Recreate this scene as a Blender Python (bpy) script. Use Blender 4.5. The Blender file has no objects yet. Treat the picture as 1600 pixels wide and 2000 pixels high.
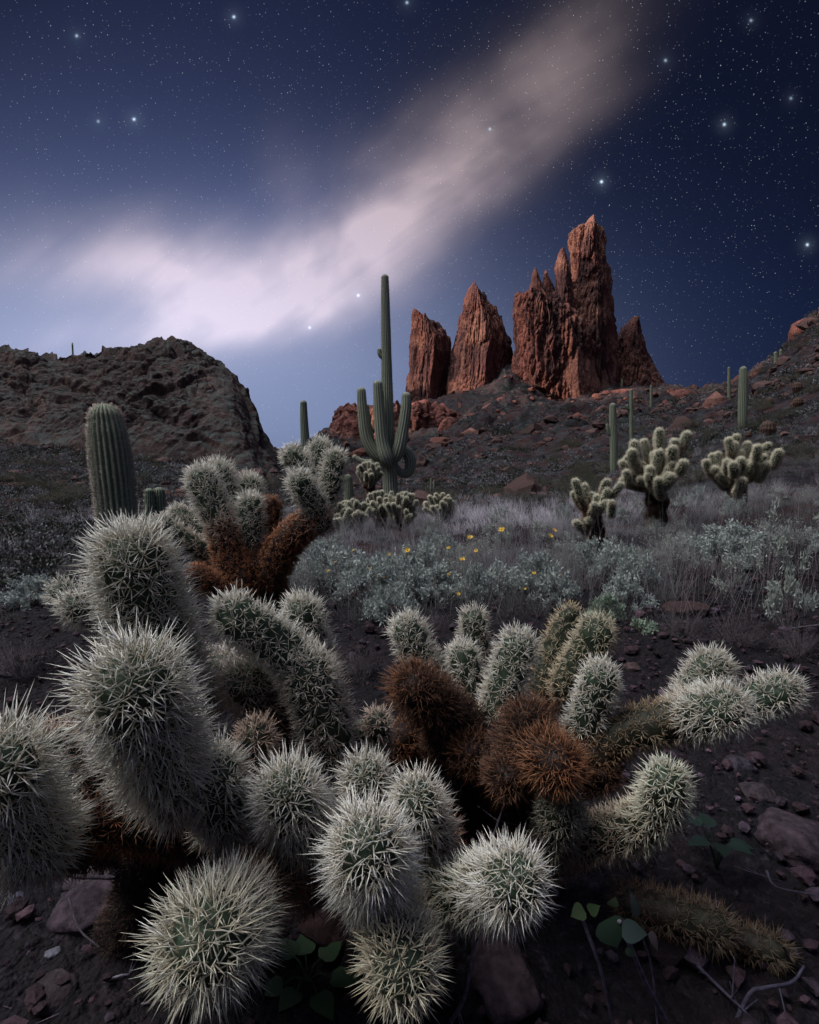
import bpy, math, random
import numpy as np
from mathutils import Vector

# ------------------------------------------------------------------ camera model
F = 1091.0                      # focal length in photo pixels (1600 x 2000)
TILT = math.atan(100.0 / F)
CA, SA = math.cos(TILT), math.sin(TILT)
CAM = np.array([0.0, 0.0, 0.8])
scene = bpy.context.scene
COL = scene.collection

def ray(px, py):
    xr = (px - 800.0) / F; yu = -(py - 1000.0) / F
    return np.array([xr, CA + yu * SA, -SA + yu * CA])
def P(px, py, zc):               # real point seen at px,py at camera-axis distance zc
    return CAM + ray(px, py) * zc
def slope(py):
    r = ray(800, py); return r[2] / r[1]
def at_y(px, py, y):
    r = ray(px, py); return CAM + r * (y / r[1])

# ------------------------------------------------------------------ numpy noise
def _hash(ix, iy, iz, seed):
    h = (ix.astype(np.int64) * 374761393 + iy.astype(np.int64) * 668265263 + iz.astype(np.int64) * 2147483647 + seed * 974711) & 0xffffffff
    h = ((h ^ (h >> 13)) * 1274126177) & 0xffffffff
    h = (h ^ (h >> 16)) & 0xffffffff
    return h
def noise3(p, seed=0):
    p = np.asarray(p, float); i = np.floor(p).astype(np.int64); f = p - i
    u = f * f * f * (f * (f * 6 - 15) + 10)
    r = 0
    for dx in (0, 1):
        for dy in (0, 1):
            for dz in (0, 1):
                h = _hash(i[:, 0] + dx, i[:, 1] + dy, i[:, 2] + dz, seed)
                gx = ((h & 1023) / 511.5 - 1); gy = (((h >> 10) & 1023) / 511.5 - 1); gz = (((h >> 20) & 1023) / 511.5 - 1)
                d = gx * (f[:, 0] - dx) + gy * (f[:, 1] - dy) + gz * (f[:, 2] - dz)
                w = (u[:, 0] if dx else 1 - u[:, 0]) * (u[:, 1] if dy else 1 - u[:, 1]) * (u[:, 2] if dz else 1 - u[:, 2])
                r = r + w * d
    return r
def fbm(p, octv=4, seed=0, gain=.5):
    p = np.asarray(p, float); a = 1; r = 0
    for k in range(octv):
        r = r + a * noise3(p * (2 ** k) + k * 13.7, seed + k); a *= gain
    return r
def ridged(p, octv=4, seed=0, gain=.5):
    p = np.asarray(p, float); a = 1; r = 0
    for k in range(octv):
        r = r + a * (1 - np.abs(noise3(p * (2 ** k) + k * 7.3, seed + k)) * 2.2); a *= gain
    return r
def cells(p, seed=0):            # worley F1, F2-F1
    p = np.asarray(p, float); i = np.floor(p).astype(np.int64)
    d1 = np.full(len(p), 9.0); d2 = np.full(len(p), 9.0)
    for dx in (-1, 0, 1):
        for dy in (-1, 0, 1):
            for dz in (-1, 0, 1):
                c = i + np.array([dx, dy, dz])
                h = _hash(c[:, 0], c[:, 1], c[:, 2], seed)
                q = c + np.stack([(h & 1023) / 1023., ((h >> 10) & 1023) / 1023., ((h >> 20) & 1023) / 1023.], 1)
                d = np.linalg.norm(q - p, axis=1)
                d2 = np.minimum(d2, np.maximum(d, d1)); d1 = np.minimum(d1, d)
    return d1, d2 - d1

# ------------------------------------------------------------------ mesh building
class MB:
    def __init__(s): s.V = []; s.T = []; s.Q = []; s.C = []; s.n = 0
    def add(s, V, T=None, Q=None, col=None, m=0):
        V = np.asarray(V, float).reshape(-1, 3)
        if T is not None and len(T): s.T.append((np.asarray(T, np.int64) + s.n, m))
        if Q is not None and len(Q): s.Q.append((np.asarray(Q, np.int64) + s.n, m))
        if col is None: col = np.ones((len(V), 3)) * .5
        col = np.asarray(col, float)
        if col.ndim == 1: col = np.tile(col, (len(V), 1))
        s.V.append(V); s.C.append(col); s.n += len(V)
    def build(s, name, mats, parent=None, smooth=True, origin=None):
        V = np.concatenate(s.V); C = np.concatenate(s.C)
        org = np.zeros(3) if origin is None else np.asarray(origin, float)
        V = V - org
        me = bpy.data.meshes.new(name)
        me.vertices.add(len(V)); me.vertices.foreach_set('co', V.ravel().astype(np.float32))
        li, ls, mi = [], [], []; off = 0
        for F_, k in ((s.T, 3), (s.Q, 4)):
            for f, m in F_:
                li.append(f.ravel()); n = len(f); ls.append(off + np.arange(n) * k); off += n * k; mi.append(np.full(n, m))
        li = np.concatenate(li); ls = np.concatenate(ls); mi = np.concatenate(mi)
        me.loops.add(len(li)); me.loops.foreach_set('vertex_index', li.astype(np.int32))
        me.polygons.add(len(ls)); me.polygons.foreach_set('loop_start', ls.astype(np.int32))
        me.polygons.foreach_set('material_index', mi.astype(np.int32))
        me.polygons.foreach_set('use_smooth', np.full(len(ls), bool(smooth)))
        a = me.color_attributes.new('Col', 'FLOAT_COLOR', 'POINT')
        a.data.foreach_set('color', np.concatenate([C, np.ones((len(C), 1))], 1).ravel().astype(np.float32))
        me.update(calc_edges=True)
        for m in (mats if isinstance(mats, (list, tuple)) else [mats]): me.materials.append(m)
        o = bpy.data.objects.new(name, me); COL.objects.link(o)
        if parent is not None: o.parent = parent; o.location = org - np.array(parent.location)
        else: o.location = org
        return o

def tag(o, label=None, cat=None, group=None, kind=None):
    if label: o['label'] = label
    if cat: o['category'] = cat
    if group: o['group'] = group
    if kind: o['kind'] = kind
    return o
def empty(name, loc, label=None, cat=None, group=None):
    o = bpy.data.objects.new(name, None); COL.objects.link(o); o.location = [float(v) for v in loc]
    o.empty_display_size = .05
    return tag(o, label, cat, group)

def catmull(pts, n):             # resample polyline (k, m) smoothly into n points
    pts = np.asarray(pts, float)
    if len(pts) == 2:
        t = np.linspace(0, 1, n)[:, None]; return pts[0] * (1 - t) + pts[1] * t
    p = np.vstack([2 * pts[0] - pts[1], pts, 2 * pts[-1] - pts[-2]])
    t = np.linspace(0, len(pts) - 1 - 1e-9, n); i = t.astype(int); f = (t - i)[:, None]
    a, b, c, d = p[i], p[i + 1], p[i + 2], p[i + 3]
    return .5 * ((2 * b) + (c - a) * f + (2 * a - 5 * b + 4 * c - d) * f ** 2 + (3 * b - 3 * c + d - a) * f ** 3)

def profile(pts, radii, n=26, ncap=7, caps=(True, True)):
    """path of surface rings: centres, ring radius, axis, radial frame and the cosine of the tilt of the normal"""
    pts = np.asarray(pts, float); radii = np.asarray(radii, float)
    X = catmull(np.hstack([pts, radii[:, None]]), n); c = X[:, :3]; r = np.maximum(X[:, 3], 1e-5)
    ax = np.gradient(c, axis=0); ax /= np.linalg.norm(ax, axis=1)[:, None]
    C, R, A, CO, SI = [c], [r], [ax], [np.ones(n)], [np.zeros(n)]
    if caps[0]:
        al = np.linspace(math.pi / 2 * .985, .12, ncap)
        C.insert(0, np.outer(-np.sin(al) * r[0], ax[0]) + c[0]); R.insert(0, r[0] * np.cos(al)); A.insert(0, np.tile(ax[0], (ncap, 1))); CO.insert(0, np.cos(al)); SI.insert(0, -np.sin(al))
    if caps[1]:
        al = np.linspace(.12, math.pi / 2 * .985, ncap)
        C.append(np.outer(np.sin(al) * r[-1], ax[-1]) + c[-1]); R.append(r[-1] * np.cos(al)); A.append(np.tile(ax[-1], (ncap, 1))); CO.append(np.cos(al)); SI.append(np.sin(al))
    C, R, A, CO, SI = map(np.concatenate, (C, R, A, CO, SI))
    N = np.zeros_like(C); u = np.cross(A[0], [0, 0, 1.0])
    if np.linalg.norm(u) < .1: u = np.cross(A[0], [1.0, 0, 0])
    for k in range(len(C)):
        u = u - A[k] * np.dot(u, A[k]); u /= np.linalg.norm(u); N[k] = u
    B = np.cross(A, N)
    return C, R, A, N, B, CO, SI

def tube(mb, pts, radii, seg=8, n=10, col=(.5, .5, .5), m=0, caps=(True, True), rmod=None):
    C, R, A, N, B, CO, SI = profile(pts, radii, n, 4, caps)
    th = np.arange(seg) / seg * 2 * math.pi
    rad = R[:, None] * np.ones(seg)[None]
    if rmod is not None: rad = rad * rmod(th, len(C))
    V = C[:, None] + rad[..., None] * (N[:, None] * np.cos(th)[None, :, None] + B[:, None] * np.sin(th)[None, :, None])
    K = len(C); k = np.arange(K - 1)[:, None] * seg; j = np.arange(seg)[None]; j2 = (j + 1) % seg
    Q = np.stack([k + j, k + j2, k + seg + j2, k + seg + j], -1).reshape(-1, 4)
    c = np.asarray(col, float)
    mb.add(V.reshape(-1, 3), Q=Q, col=c, m=m)
    return V

def cones(mb, Pp, D, L, R, cb, ct, m=0, fine=False, bend=None):
    """many thin tapered spines"""
    n = len(Pp)
    u = np.cross(D, np.array([.31, .52, .79])); u /= np.linalg.norm(u, axis=1)[:, None]; v = np.cross(D, u)
    th = np.arange(3) * 2 * math.pi / 3
    ring = u[:, None] * np.cos(th)[None, :, None] + v[:, None] * np.sin(th)[None, :, None]
    base = Pp[:, None] + ring * R[:, None, None]
    tip = Pp + D * L[:, None]
    if bend is not None: tip = tip + bend
    cb = np.broadcast_to(cb, (n, 3)); ct = np.broadcast_to(ct, (n, 3))
    if not fine:
        V = np.concatenate([base, tip[:, None]], 1).reshape(-1, 3)
        T = (np.arange(n) * 4)[:, None, None] + np.array([[0, 1, 3], [1, 2, 3], [2, 0, 3]])[None]
        Cc = np.concatenate([np.repeat(cb[:, None], 3, 1), ct[:, None]], 1).reshape(-1, 3)
        mb.add(V, T=T.reshape(-1, 3), col=Cc, m=m)
    else:
        f = .55
        mid = (Pp + (tip - Pp) * f)[:, None] + ring * (R * .88)[:, None, None]
        q = (Pp + (tip - Pp) * .14)[:, None] + ring * (R * 1.0)[:, None, None]
        V = np.concatenate([q, mid, tip[:, None]], 1).reshape(-1, 3)
        b0 = (np.arange(n) * 7)[:, None, None]
        Q = b0 + np.array([[0, 1, 4, 3], [1, 2, 5, 4], [2, 0, 3, 5]])[None]
        T = b0 + np.array([[3, 4, 6], [4, 5, 6], [5, 3, 6]])[None]
        cm = cb * .25 + ct * .75
        Cc = np.concatenate([np.repeat(cb[:, None], 3, 1), np.repeat(cm[:, None], 3, 1), ct[:, None]], 1).reshape(-1, 3)
        mb.add(V, T=T.reshape(-1, 3), Q=Q.reshape(-1, 4), col=Cc, m=m)

# ------------------------------------------------------------------ node expression helper
class X:
    nt = None
    def __init__(s, sock): s.s = sock
    @staticmethod
    def m(op, *a, clamp=False):
        n = X.nt.nodes.new('ShaderNodeMath'); n.operation = op; n.use_clamp = clamp
        for i, v in enumerate(a):
            if isinstance(v, X): X.nt.links.new(v.s, n.inputs[i])
            else: n.inputs[i].default_value = float(v)
        return X(n.outputs[0])
    def __add__(a, b): return X.m('ADD', a, b)
    __radd__ = __add__
    def __sub__(a, b): return X.m('SUBTRACT', a, b)
    def __rsub__(a, b): return X.m('SUBTRACT', b, a)
    def __mul__(a, b): return X.m('MULTIPLY', a, b)
    __rmul__ = __mul__
    def __truediv__(a, b): return X.m('DIVIDE', a, b)
    def exp(a): return X.m('EXPONENT', a)
    def sstep(a, lo, hi, t0=0., t1=1.):
        n = X.nt.nodes.new('ShaderNodeMapRange'); n.interpolation_type = 'SMOOTHSTEP'
        X.nt.links.new(a.s, n.inputs[0])
        for i, v in enumerate((lo, hi, t0, t1)): n.inputs[1 + i].default_value = v
        return X(n.outputs[0])
def vec(*c):
    n = X.nt.nodes.new('ShaderNodeCombineXYZ')
    for i, v in enumerate(c):
        if isinstance(v, X): X.nt.links.new(v.s, n.inputs[i])
        else: n.inputs[i].default_value = v
    return n.outputs[0]
def nz(vs, scale, detail=3, rough=.5, dist=0., color=False):
    n = X.nt.nodes.new('ShaderNodeTexNoise'); X.nt.links.new(vs, n.inputs['Vector'])
    n.inputs['Scale'].default_value = scale; n.inputs['Detail'].default_value = detail; n.inputs['Roughness'].default_value = rough; n.inputs['Distortion'].default_value = dist
    return n.outputs['Color'] if color else X(n.outputs['Fac'])
def cmul(col, fac):              # fac * colour (X, rgb) -> vector socket
    n = X.nt.nodes.new('ShaderNodeVectorMath'); n.operation = 'SCALE'
    if hasattr(col, 'is_output'): X.nt.links.new(col, n.inputs[0])
    else: n.inputs[0].default_value = col
    if isinstance(fac, X): X.nt.links.new(fac.s, n.inputs['Scale'])
    else: n.inputs['Scale'].default_value = fac
    return n.outputs[0]
def cadd(a, b):
    n = X.nt.nodes.new('ShaderNodeVectorMath'); n.operation = 'ADD'
    X.nt.links.new(a, n.inputs[0]); X.nt.links.new(b, n.inputs[1]); return n.outputs[0]
def mixc(fac, a, b):
    n = X.nt.nodes.new('ShaderNodeMix'); n.data_type = 'RGBA'
    X.nt.links.new(fac.s, n.inputs[0]) if isinstance(fac, X) else setattr(n.inputs[0], 'default_value', fac)
    for k, c in ((6, a), (7, b)):
        if hasattr(c, 'is_output'): X.nt.links.new(c, n.inputs[k])
        else: n.inputs[k].default_value = (*c, 1)
    return n.outputs[2]

# ------------------------------------------------------------------ materials
def new_mat(name):
    m = bpy.data.materials.new(name); m.use_nodes = True; nt = m.node_tree; X.nt = nt
    b = nt.nodes['Principled BSDF']; b.inputs['Specular IOR Level'].default_value = .25
    return m, nt, b
def attr_mat(name, rough=.6, trans=0., noise=0., nscale=40, bump=0., spec=.25):
    m, nt, b = new_mat(name)
    a = nt.nodes.new('ShaderNodeAttribute'); a.attribute_name = 'Col'; c = a.outputs['Color']
    tc = nt.nodes.new('ShaderNodeTexCoord').outputs['Object']
    if noise:
        f = nz(tc, nscale, 4, .6).sstep(.25, .75, 1 - noise, 1 + noise); c = cmul(c, f)
    nt.links.new(c, b.inputs['Base Color']); b.inputs['Roughness'].default_value = rough; b.inputs['Specular IOR Level'].default_value = spec
    if bump:
        bn = nt.nodes.new('ShaderNodeBump'); bn.inputs['Strength'].default_value = .7; bn.inputs['Distance'].default_value = bump
        nt.links.new(nz(tc, nscale * 1.7, 5, .65).s, bn.inputs['Height']); nt.links.new(bn.outputs[0], b.inputs['Normal'])
    if trans:
        t = nt.nodes.new('ShaderNodeBsdfTranslucent'); nt.links.new(c, t.inputs[0])
        mx = nt.nodes.new('ShaderNodeMixShader'); mx.inputs[0].default_value = trans
        nt.links.new(b.outputs[0], mx.inputs[1]); nt.links.new(t.outputs[0], mx.inputs[2])
        nt.links.new(mx.outputs[0], nt.nodes['Material Output'].inputs[0])
    return m
M_SPINE = attr_mat('spine_sheath', .38, .28, spec=.4)
M_FLESH = attr_mat('cactus_skin', .6, 0, .2, 60, .002)
M_BARK = attr_mat('dead_bark', .9, 0, .45, 70, .006)
M_LEAF = attr_mat('leaf', .55, .2)
M_GRASS = attr_mat('dry_blade', .6, .25)
M_STONE = attr_mat('stone', .85, 0, .65, 45, .010)
M_PETAL = attr_mat('petal', .5, .3)

def rock_mat(name, c1, c2, c3, sc, bumpd, strata=.0, lichen=None, lich=.5):
    m, nt, b = new_mat(name)
    tc = nt.nodes.new('ShaderNodeTexCoord').outputs['Object']
    mp = nt.nodes.new('ShaderNodeMapping'); mp.inputs['Scale'].default_value = (1, 1, .13); nt.links.new(tc, mp.inputs[0])
    st = nz(mp.outputs[0], sc, 8, .65, .6)
    pt = nz(tc, sc * .35, 6, .6, .3)
    fine = nz(tc, sc * 7, 5, .7)
    c = mixc(st.sstep(.38, .62), c1, c2)
    c = mixc(pt.sstep(.48, .66), c, c3)
    if lichen is not None:
        g = nt.nodes.new('ShaderNodeNewGeometry'); sp = nt.nodes.new('ShaderNodeSeparateXYZ'); nt.links.new(g.outputs['Normal'], sp.inputs[0])
        f = X(sp.outputs['Z']).sstep(.45, .75) * nz(tc, sc * 3.2, 6, .75).sstep(.5 - lich * .25, .62)
        c = mixc(f, c, lichen)
    c = cmul(c, fine.sstep(.3, .7, .6, 1.4))
    nt.links.new(c, b.inputs['Base Color']); b.inputs['Roughness'].default_value = .9; b.inputs['Specular IOR Level'].default_value = .15
    h = st * .6 + fine * .35 + nz(tc, sc * 2.2, 8, .7) * .8
    bn = nt.nodes.new('ShaderNodeBump'); bn.inputs['Strength'].default_value = 1.; bn.inputs['Distance'].default_value = bumpd
    nt.links.new(h.s, bn.inputs['Height']); nt.links.new(bn.outputs[0], b.inputs['Normal'])
    return m
M_PIN = rock_mat('volcanic_tuff', (.175, .074, .062), (.060, .033, .035), (.26, .130, .098), .22, 1.3)
M_PALE = rock_mat('pale_ochre_tuff', (.22, .105, .078), (.12, .060, .050), (.29, .16, .118), .2, .9)
M_MESA = rock_mat('mesa_rock', (.17, .070, .058), (.09, .042, .036), (.21, .11, .09), .2, .6)
M_HILL = rock_mat('hill_rock', (.070, .045, .041), (.034, .024, .024), (.090, .060, .054), .30, .35, lichen=(.055, .066, .063), lich=.5)
M_TERR = rock_mat('desert_soil', (.013, .010, .014), (.046, .021, .021), (.010, .013, .011), .35, .35, lichen=(.036, .040, .044), lich=.2)
def ground_mat():
    m, nt, b = new_mat('gravel_soil')
    tc = nt.nodes.new('ShaderNodeTexCoord').outputs['Object']
    v = nt.nodes.new('ShaderNodeTexVoronoi'); v.inputs['Scale'].default_value = 55; nt.links.new(tc, v.inputs['Vector'])
    v2 = nt.nodes.new('ShaderNodeTexVoronoi'); v2.inputs['Scale'].default_value = 130; nt.links.new(tc, v2.inputs['Vector'])
    c = mixc(nz(tc, 3, 6, .65).sstep(.35, .65), (.0040, .0032, .0055), (.0105, .0065, .0088))
    c = mixc(nz(tc, 40, 4, .7).sstep(.5, .75), c, (.028, .022, .030))
    hsv = nt.nodes.new('ShaderNodeHueSaturation'); nt.links.new(c, hsv.inputs['Color'])
    sep = nt.nodes.new('ShaderNodeSeparateColor'); nt.links.new(v.outputs['Color'], sep.inputs[0])
    nt.links.new(X(sep.outputs[0]).sstep(0, 1, .55, 1.5).s, hsv.inputs['Value'])
    nt.links.new(hsv.outputs[0], b.inputs['Base Color']); b.inputs['Roughness'].default_value = .85
    h = X(v.outputs['Distance']) * -1. + X(v2.outputs['Distance']) * -.5 + nz(tc, 120, 4, .7) * .5
    bn = nt.nodes.new('ShaderNodeBump'); bn.inputs['Strength'].default_value = 1; bn.inputs['Distance'].default_value = .012
    nt.links.new(h.s, bn.inputs['Height']); nt.links.new(bn.outputs[0], b.inputs['Normal'])
    return m
M_GROUND = ground_mat()
# ------------------------------------------------------------------ night sky
def build_world():
    w = bpy.data.worlds.new('World'); scene.world = w; w.use_nodes = True
    nt = w.node_tree; X.nt = nt
    bg = nt.nodes['Background']
    tc = nt.nodes.new('ShaderNodeTexCoord'); d = tc.outputs['Generated']
    sp = nt.nodes.new('ShaderNodeSeparateXYZ'); nt.links.new(d, sp.inputs[0])
    dx, dy, dz = (X(sp.outputs[k]) for k in 'XYZ')
    yy = X.m('MAXIMUM', dy, .12)
    s, t = dx / yy, dz / yy                      # direction on the tangent plane facing north (+y)
    def st(px, py):
        r = ray(px, py); return r[0] / r[1], r[2] / r[1]
    front = dy.sstep(.02, .35)
    def blob(sv, tv, px, py, sx, sy, rot=0.):
        a, b = st(px, py); c, sn = math.cos(rot), math.sin(rot)
        u = sv - a; v = tv - b
        p = (u * c + v * sn) * (F / sx); q = (v * c - u * sn) * (F / sy)
        return (p * p + q * q) * -1.
    tot = None
    def put(col, fac):
        nonlocal tot
        k = cmul(col, fac); tot = k if tot is None else cadd(tot, k)
    put((.0042, .0062, .018), 1. + front * 0.)
    for px, py, sx, sy, c in SKY_BLOBS:
        put(c, blob(s, t, px, py, sx, sy).exp() * front)
    # drifting cloud, long exposure
    v = vec(s, t, 0.)
    mp = nt.nodes.new('ShaderNodeMapping'); mp.vector_type = 'TEXTURE'; mp.inputs['Rotation'].default_value = (0, 0, math.radians(33)); mp.inputs['Scale'].default_value = (2.6, .75, 1); nt.links.new(v, mp.inputs[0])
    wn = nz(mp.outputs[0], 3.2, 3, .55, color=True)
    ws = nt.nodes.new('ShaderNodeSeparateColor'); nt.links.new(wn, ws.inputs[0])
    s2 = s + (X(ws.outputs[0]) - .5) * .16; t2 = t + (X(ws.outputs[1]) - .5) * .13
    streak = nz(mp.outputs[0], 5.5, 4, .5, .4).sstep(.28, .72, .62, 1.28)
    streak2 = nz(v, 5.0, 3, .5, .3).sstep(.32, .68, .6, 1.3)
    den = None
    for px, py, sx, sy, rot, a in CLOUD_BLOBS:
        e = blob(s2, t2, px, py, sx * 1.05, sy * 1.13, math.radians(rot)).exp() * a
        den = e if den is None else den + e
    den = X.m('MINIMUM', den * streak * streak2, 1.15)
    put((.455, .352, .335), den * front)
    # stars
    for sc, thr, gain, seed, pw in STARS:
        vo = nt.nodes.new('ShaderNodeTexVoronoi'); vo.inputs['Scale'].default_value = sc
        off = nt.nodes.new('ShaderNodeVectorMath'); off.operation = 'ADD'; nt.links.new(d, off.inputs[0]); off.inputs[1].default_value = (seed, seed * .7, seed * .3); nt.links.new(off.outputs[0], vo.inputs['Vector'])
        cs = nt.nodes.new('ShaderNodeSeparateColor'); nt.links.new(vo.outputs['Color'], cs.inputs[0])
        r3 = X.m('POWER', X(cs.outputs[0]), pw)
        f = X(vo.outputs['Distance']).sstep(thr * .25, thr, 1., 0.) * (r3 * 1.0 + .04) * gain * dz.sstep(-.02, .1)
        tint = mixc(X(cs.outputs[1]), (.62, .78, 1.0), (1.0, .93, .9))
        put(tint, f * front)
    for px, py, a in BRIGHT:
        e = (blob(s, t, px, py, 2.3, 2.3).exp() * 1.2 + blob(s, t, px, py, 5, 5).exp() * .08 + blob(s, t, px, py, 16, 16).exp() * .035) * (a)
        put((.62, .8, 1.), e * front)
    # added sky glow overhead and behind the viewer, out of view, lighting the cacti
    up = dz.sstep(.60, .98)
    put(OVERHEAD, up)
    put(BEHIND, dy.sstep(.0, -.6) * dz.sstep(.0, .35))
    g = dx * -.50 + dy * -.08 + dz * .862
    put(ADDED_GLOW, g.sstep(.88, 1.0) * dz.sstep(.66, .80))  # extra bright patch added high on the left as a soft top light
    nt.links.new(tot, bg.inputs['Color']); bg.inputs['Strength'].default_value = 1.
    w.cycles.sampling_method = 'MANUAL'; w.cycles.sample_map_resolution = 1024
SKY_BLOBS = [(-100, 770, 640, 260, (.215, .26, .41)), (-60, 430, 600, 290, (.036, .048, .105)), (700, 850, 430, 260, (.12, .155, .26)), (1200, 800, 650, 380, (.004, .010, .034)), (420, 180, 560, 400, (.008, .012, .032)), (240, 640, 480, 150, (.13, .135, .175)), (600, 480, 330, 170, (.035, .045, .095))]
CLOUD_BLOBS = [  # px, py, length, width, tilt, strength
    (240, 540, 220, 55, -6, .38), (400, 555, 170, 60, -6, .45), (530, 560, 150, 62, 8, .62), (640, 535, 150, 66, 24, .60),
    (440, 615, 200, 48, 10, .42), (590, 605, 140, 42, 16, .40), (220, 655, 130, 30, 12, .34), (370, 650, 160, 28, 6, .20),
    (750, 465, 150, 76, 38, .58), (850, 385, 140, 72, 42, .50), (940, 300, 140, 78, 42, .30), (1030, 210, 140, 78, 42, .17), (1110, 90, 160, 82, 46, .10),
    (720, 340, 80, 70, 30, .10), (850, 250, 180, 75, 38, .12), (560, 420, 50, 110, 0, .10), (340, 460, 260, 50, -10, .14), (100, 500, 200, 60, -10, .10)]
STARS = [(250, .20, .36, 0., 2.5), (140, .09, .60, 3.1, 6.), (60, .048, 1.1, 7.7, 9.)]
BRIGHT = [(150, 70, .5), (457, 33, .8), (192, 237, .35), (262, 233, .9), (795, 5, .5), (957, 252, .4), (700, 577, .8), (1175, 355, 1.1), (1415, 243, .8), (1545, 192, .3), (1467, 40, .35), (1300, 118, .4), (1577, 478, .9), (605, 640, .6)]
OVERHEAD = (.17, .20, .34); BEHIND = (.06, .066, .11); ADDED_GLOW = (11., 10.8, 10.7)
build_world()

def build_camera():
    cd = bpy.data.cameras.new('camera'); cam = bpy.data.objects.new('camera', cd); COL.objects.link(cam)
    cam.location = CAM; cam.rotation_euler = (math.pi / 2 - TILT, 0, 0)
    cd.sensor_fit = 'VERTICAL'; cd.sensor_height = 24; cd.lens = 24 * F / 2000; cd.clip_start = .02; cd.clip_end = 2000
    scene.camera = cam
    sd = bpy.data.lights.new('moon', 'SUN'); so = bpy.data.objects.new('moon', sd); COL.objects.link(so)
    sd.energy = SUN_E; sd.angle = math.radians(.6); sd.color = (1., .73, .60)
    so.rotation_euler = Vector(SUN_DIR).to_track_quat('Z', 'Y').to_euler()
SUN_DIR = (-.95, -.09, .30); SUN_E = 4.9
build_camera()
scene.view_settings.view_transform = 'Standard'; scene.view_settings.look = 'None'; scene.view_settings.exposure = 0; scene.view_settings.gamma = 1
cy = scene.cycles; cy.max_bounces = 5; cy.diffuse_bounces = 3; cy.glossy_bounces = 2; cy.transmission_bounces = 3; cy.sample_clamp_indirect = 3; cy.use_adaptive_sampling = True; cy.adaptive_threshold = .02
# ------------------------------------------------------------------ terrain
T_D = [1, 3, 6, 10, 15, 25, 40, 60, 90, 130, 170, 200, 320]
T_PX = [-1500, -700, 0, 200, 400, 550, 650, 750, 850, 900, 945, 985, 1015, 1050, 1100, 1180, 1300, 1400, 1500, 1600, 2000, 2900]
# photo row where the ground shows, per column, at each distance
T_Y = {
 -1500: [0, 0, 1040, 980, 950, 900, 850, 800, 800, 800, 800, 800, 880],
 -700: [0, 0, 1042, 990, 960, 915, 870, 830, 830, 850, 860, 870, 890],
 0:    [0, 0, 1048, 1000, 965, 925, 885, 860, 870, 880, 890, 890, 900],
 200:  [0, 0, 1052, 1005, 975, 935, 895, 870, 880, 885, 890, 890, 900],
 400:  [0, 0, 1056, 1015, 990, 955, 920, 895, 895, 895, 895, 895, 900],
 550:  [0, 0, 1058, 1018, 995, 968, 940, 920, 905, 897, 897, 897, 900],
 650:  [0, 0, 1058, 1020, 1000, 975, 948, 915, 885, 868, 852, 846, 880],
 750:  [0, 0, 1056, 1016, 1000, 975, 948, 922, 895, 876, 866, 806, 870],
 850:  [0, 0, 1054, 1012, 995, 970, 942, 910, 880, 860, 820, 786, 850],
 900:  [0, 0, 1053, 1009, 990, 962, 934, 898, 862, 838, 800, 774, 845],
 945:  [0, 0, 1052, 1006, 985, 955, 925, 885, 840, 812, 784, 756, 840],
 985:  [0, 0, 1051, 1004, 982, 950, 918, 880, 835, 805, 772, 722, 840],
 1015: [0, 0, 1050, 1002, 978, 945, 912, 875, 832, 802, 780, 748, 840],
 1050: [0, 0, 1048, 1000, 975, 940, 905, 870, 828, 805, 788, 768, 840],
 1100: [0, 0, 1044, 995, 966, 928, 892, 858, 822, 805, 797, 790, 840],
 1180: [0, 0, 1037, 987, 953, 910, 870, 838, 810, 793, 780, 766, 840],
 1300: [0, 0, 1028, 975, 930, 885, 845, 815, 792, 778, 770, 768, 840],
 1400: [0, 0, 1020, 960, 910, 855, 815, 785, 775, 772, 772, 774, 850],
 1500: [0, 0, 1010, 940, 885, 815, 750, 708, 712, 730, 750, 760, 850],
 1600: [0, 0, 1000, 925, 860, 770, 680, 600, 620, 660, 700, 720, 850],
 2000: [0, 0, 985, 890, 810, 690, 580, 480, 480, 540, 600, 640, 800],
 2900: [0, 0, 960, 850, 750, 600, 480, 380, 380, 440, 500, 560, 700]}
_G = np.array([[CAM[2] + T_D[j] * slope(T_Y[p][j]) if T_Y[p][j] else 0. for j in range(len(T_D))] for p in T_PX])
_GU = (np.array(T_PX) - 800) / F / CA
_GD = np.log(np.array(T_D, float))
def _cr(f):
    f2, f3 = f * f, f * f * f
    return .5 * (-f3 + 2 * f2 - f), .5 * (3 * f3 - 5 * f2 + 2), .5 * (-3 * f3 + 4 * f2 + f), .5 * (f3 - f2)
def base_h(x, y):
    x = np.asarray(x, float); y = np.asarray(y, float)
    d = np.maximum(y, 1.0); u = np.clip(x / np.maximum(y, 1.5), _GU[0], _GU[-1])
    a = np.interp(u, _GU, np.arange(len(_GU))); b = np.interp(np.log(np.clip(d, 1, 320)), _GD, np.arange(len(_GD)))
    ia = np.clip(a.astype(int), 0, len(_GU) - 2); ib = np.clip(b.astype(int), 0, len(_GD) - 2)
    wa = _cr(a - ia); wb = _cr(b - ib); r = 0
    for i in range(4):
        for j in range(4):
            r = r + wa[i] * wb[j] * _G[np.clip(ia + i - 1, 0, len(_GU) - 1), np.clip(ib + j - 1, 0, len(_GD) - 1)]
    return r
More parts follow.
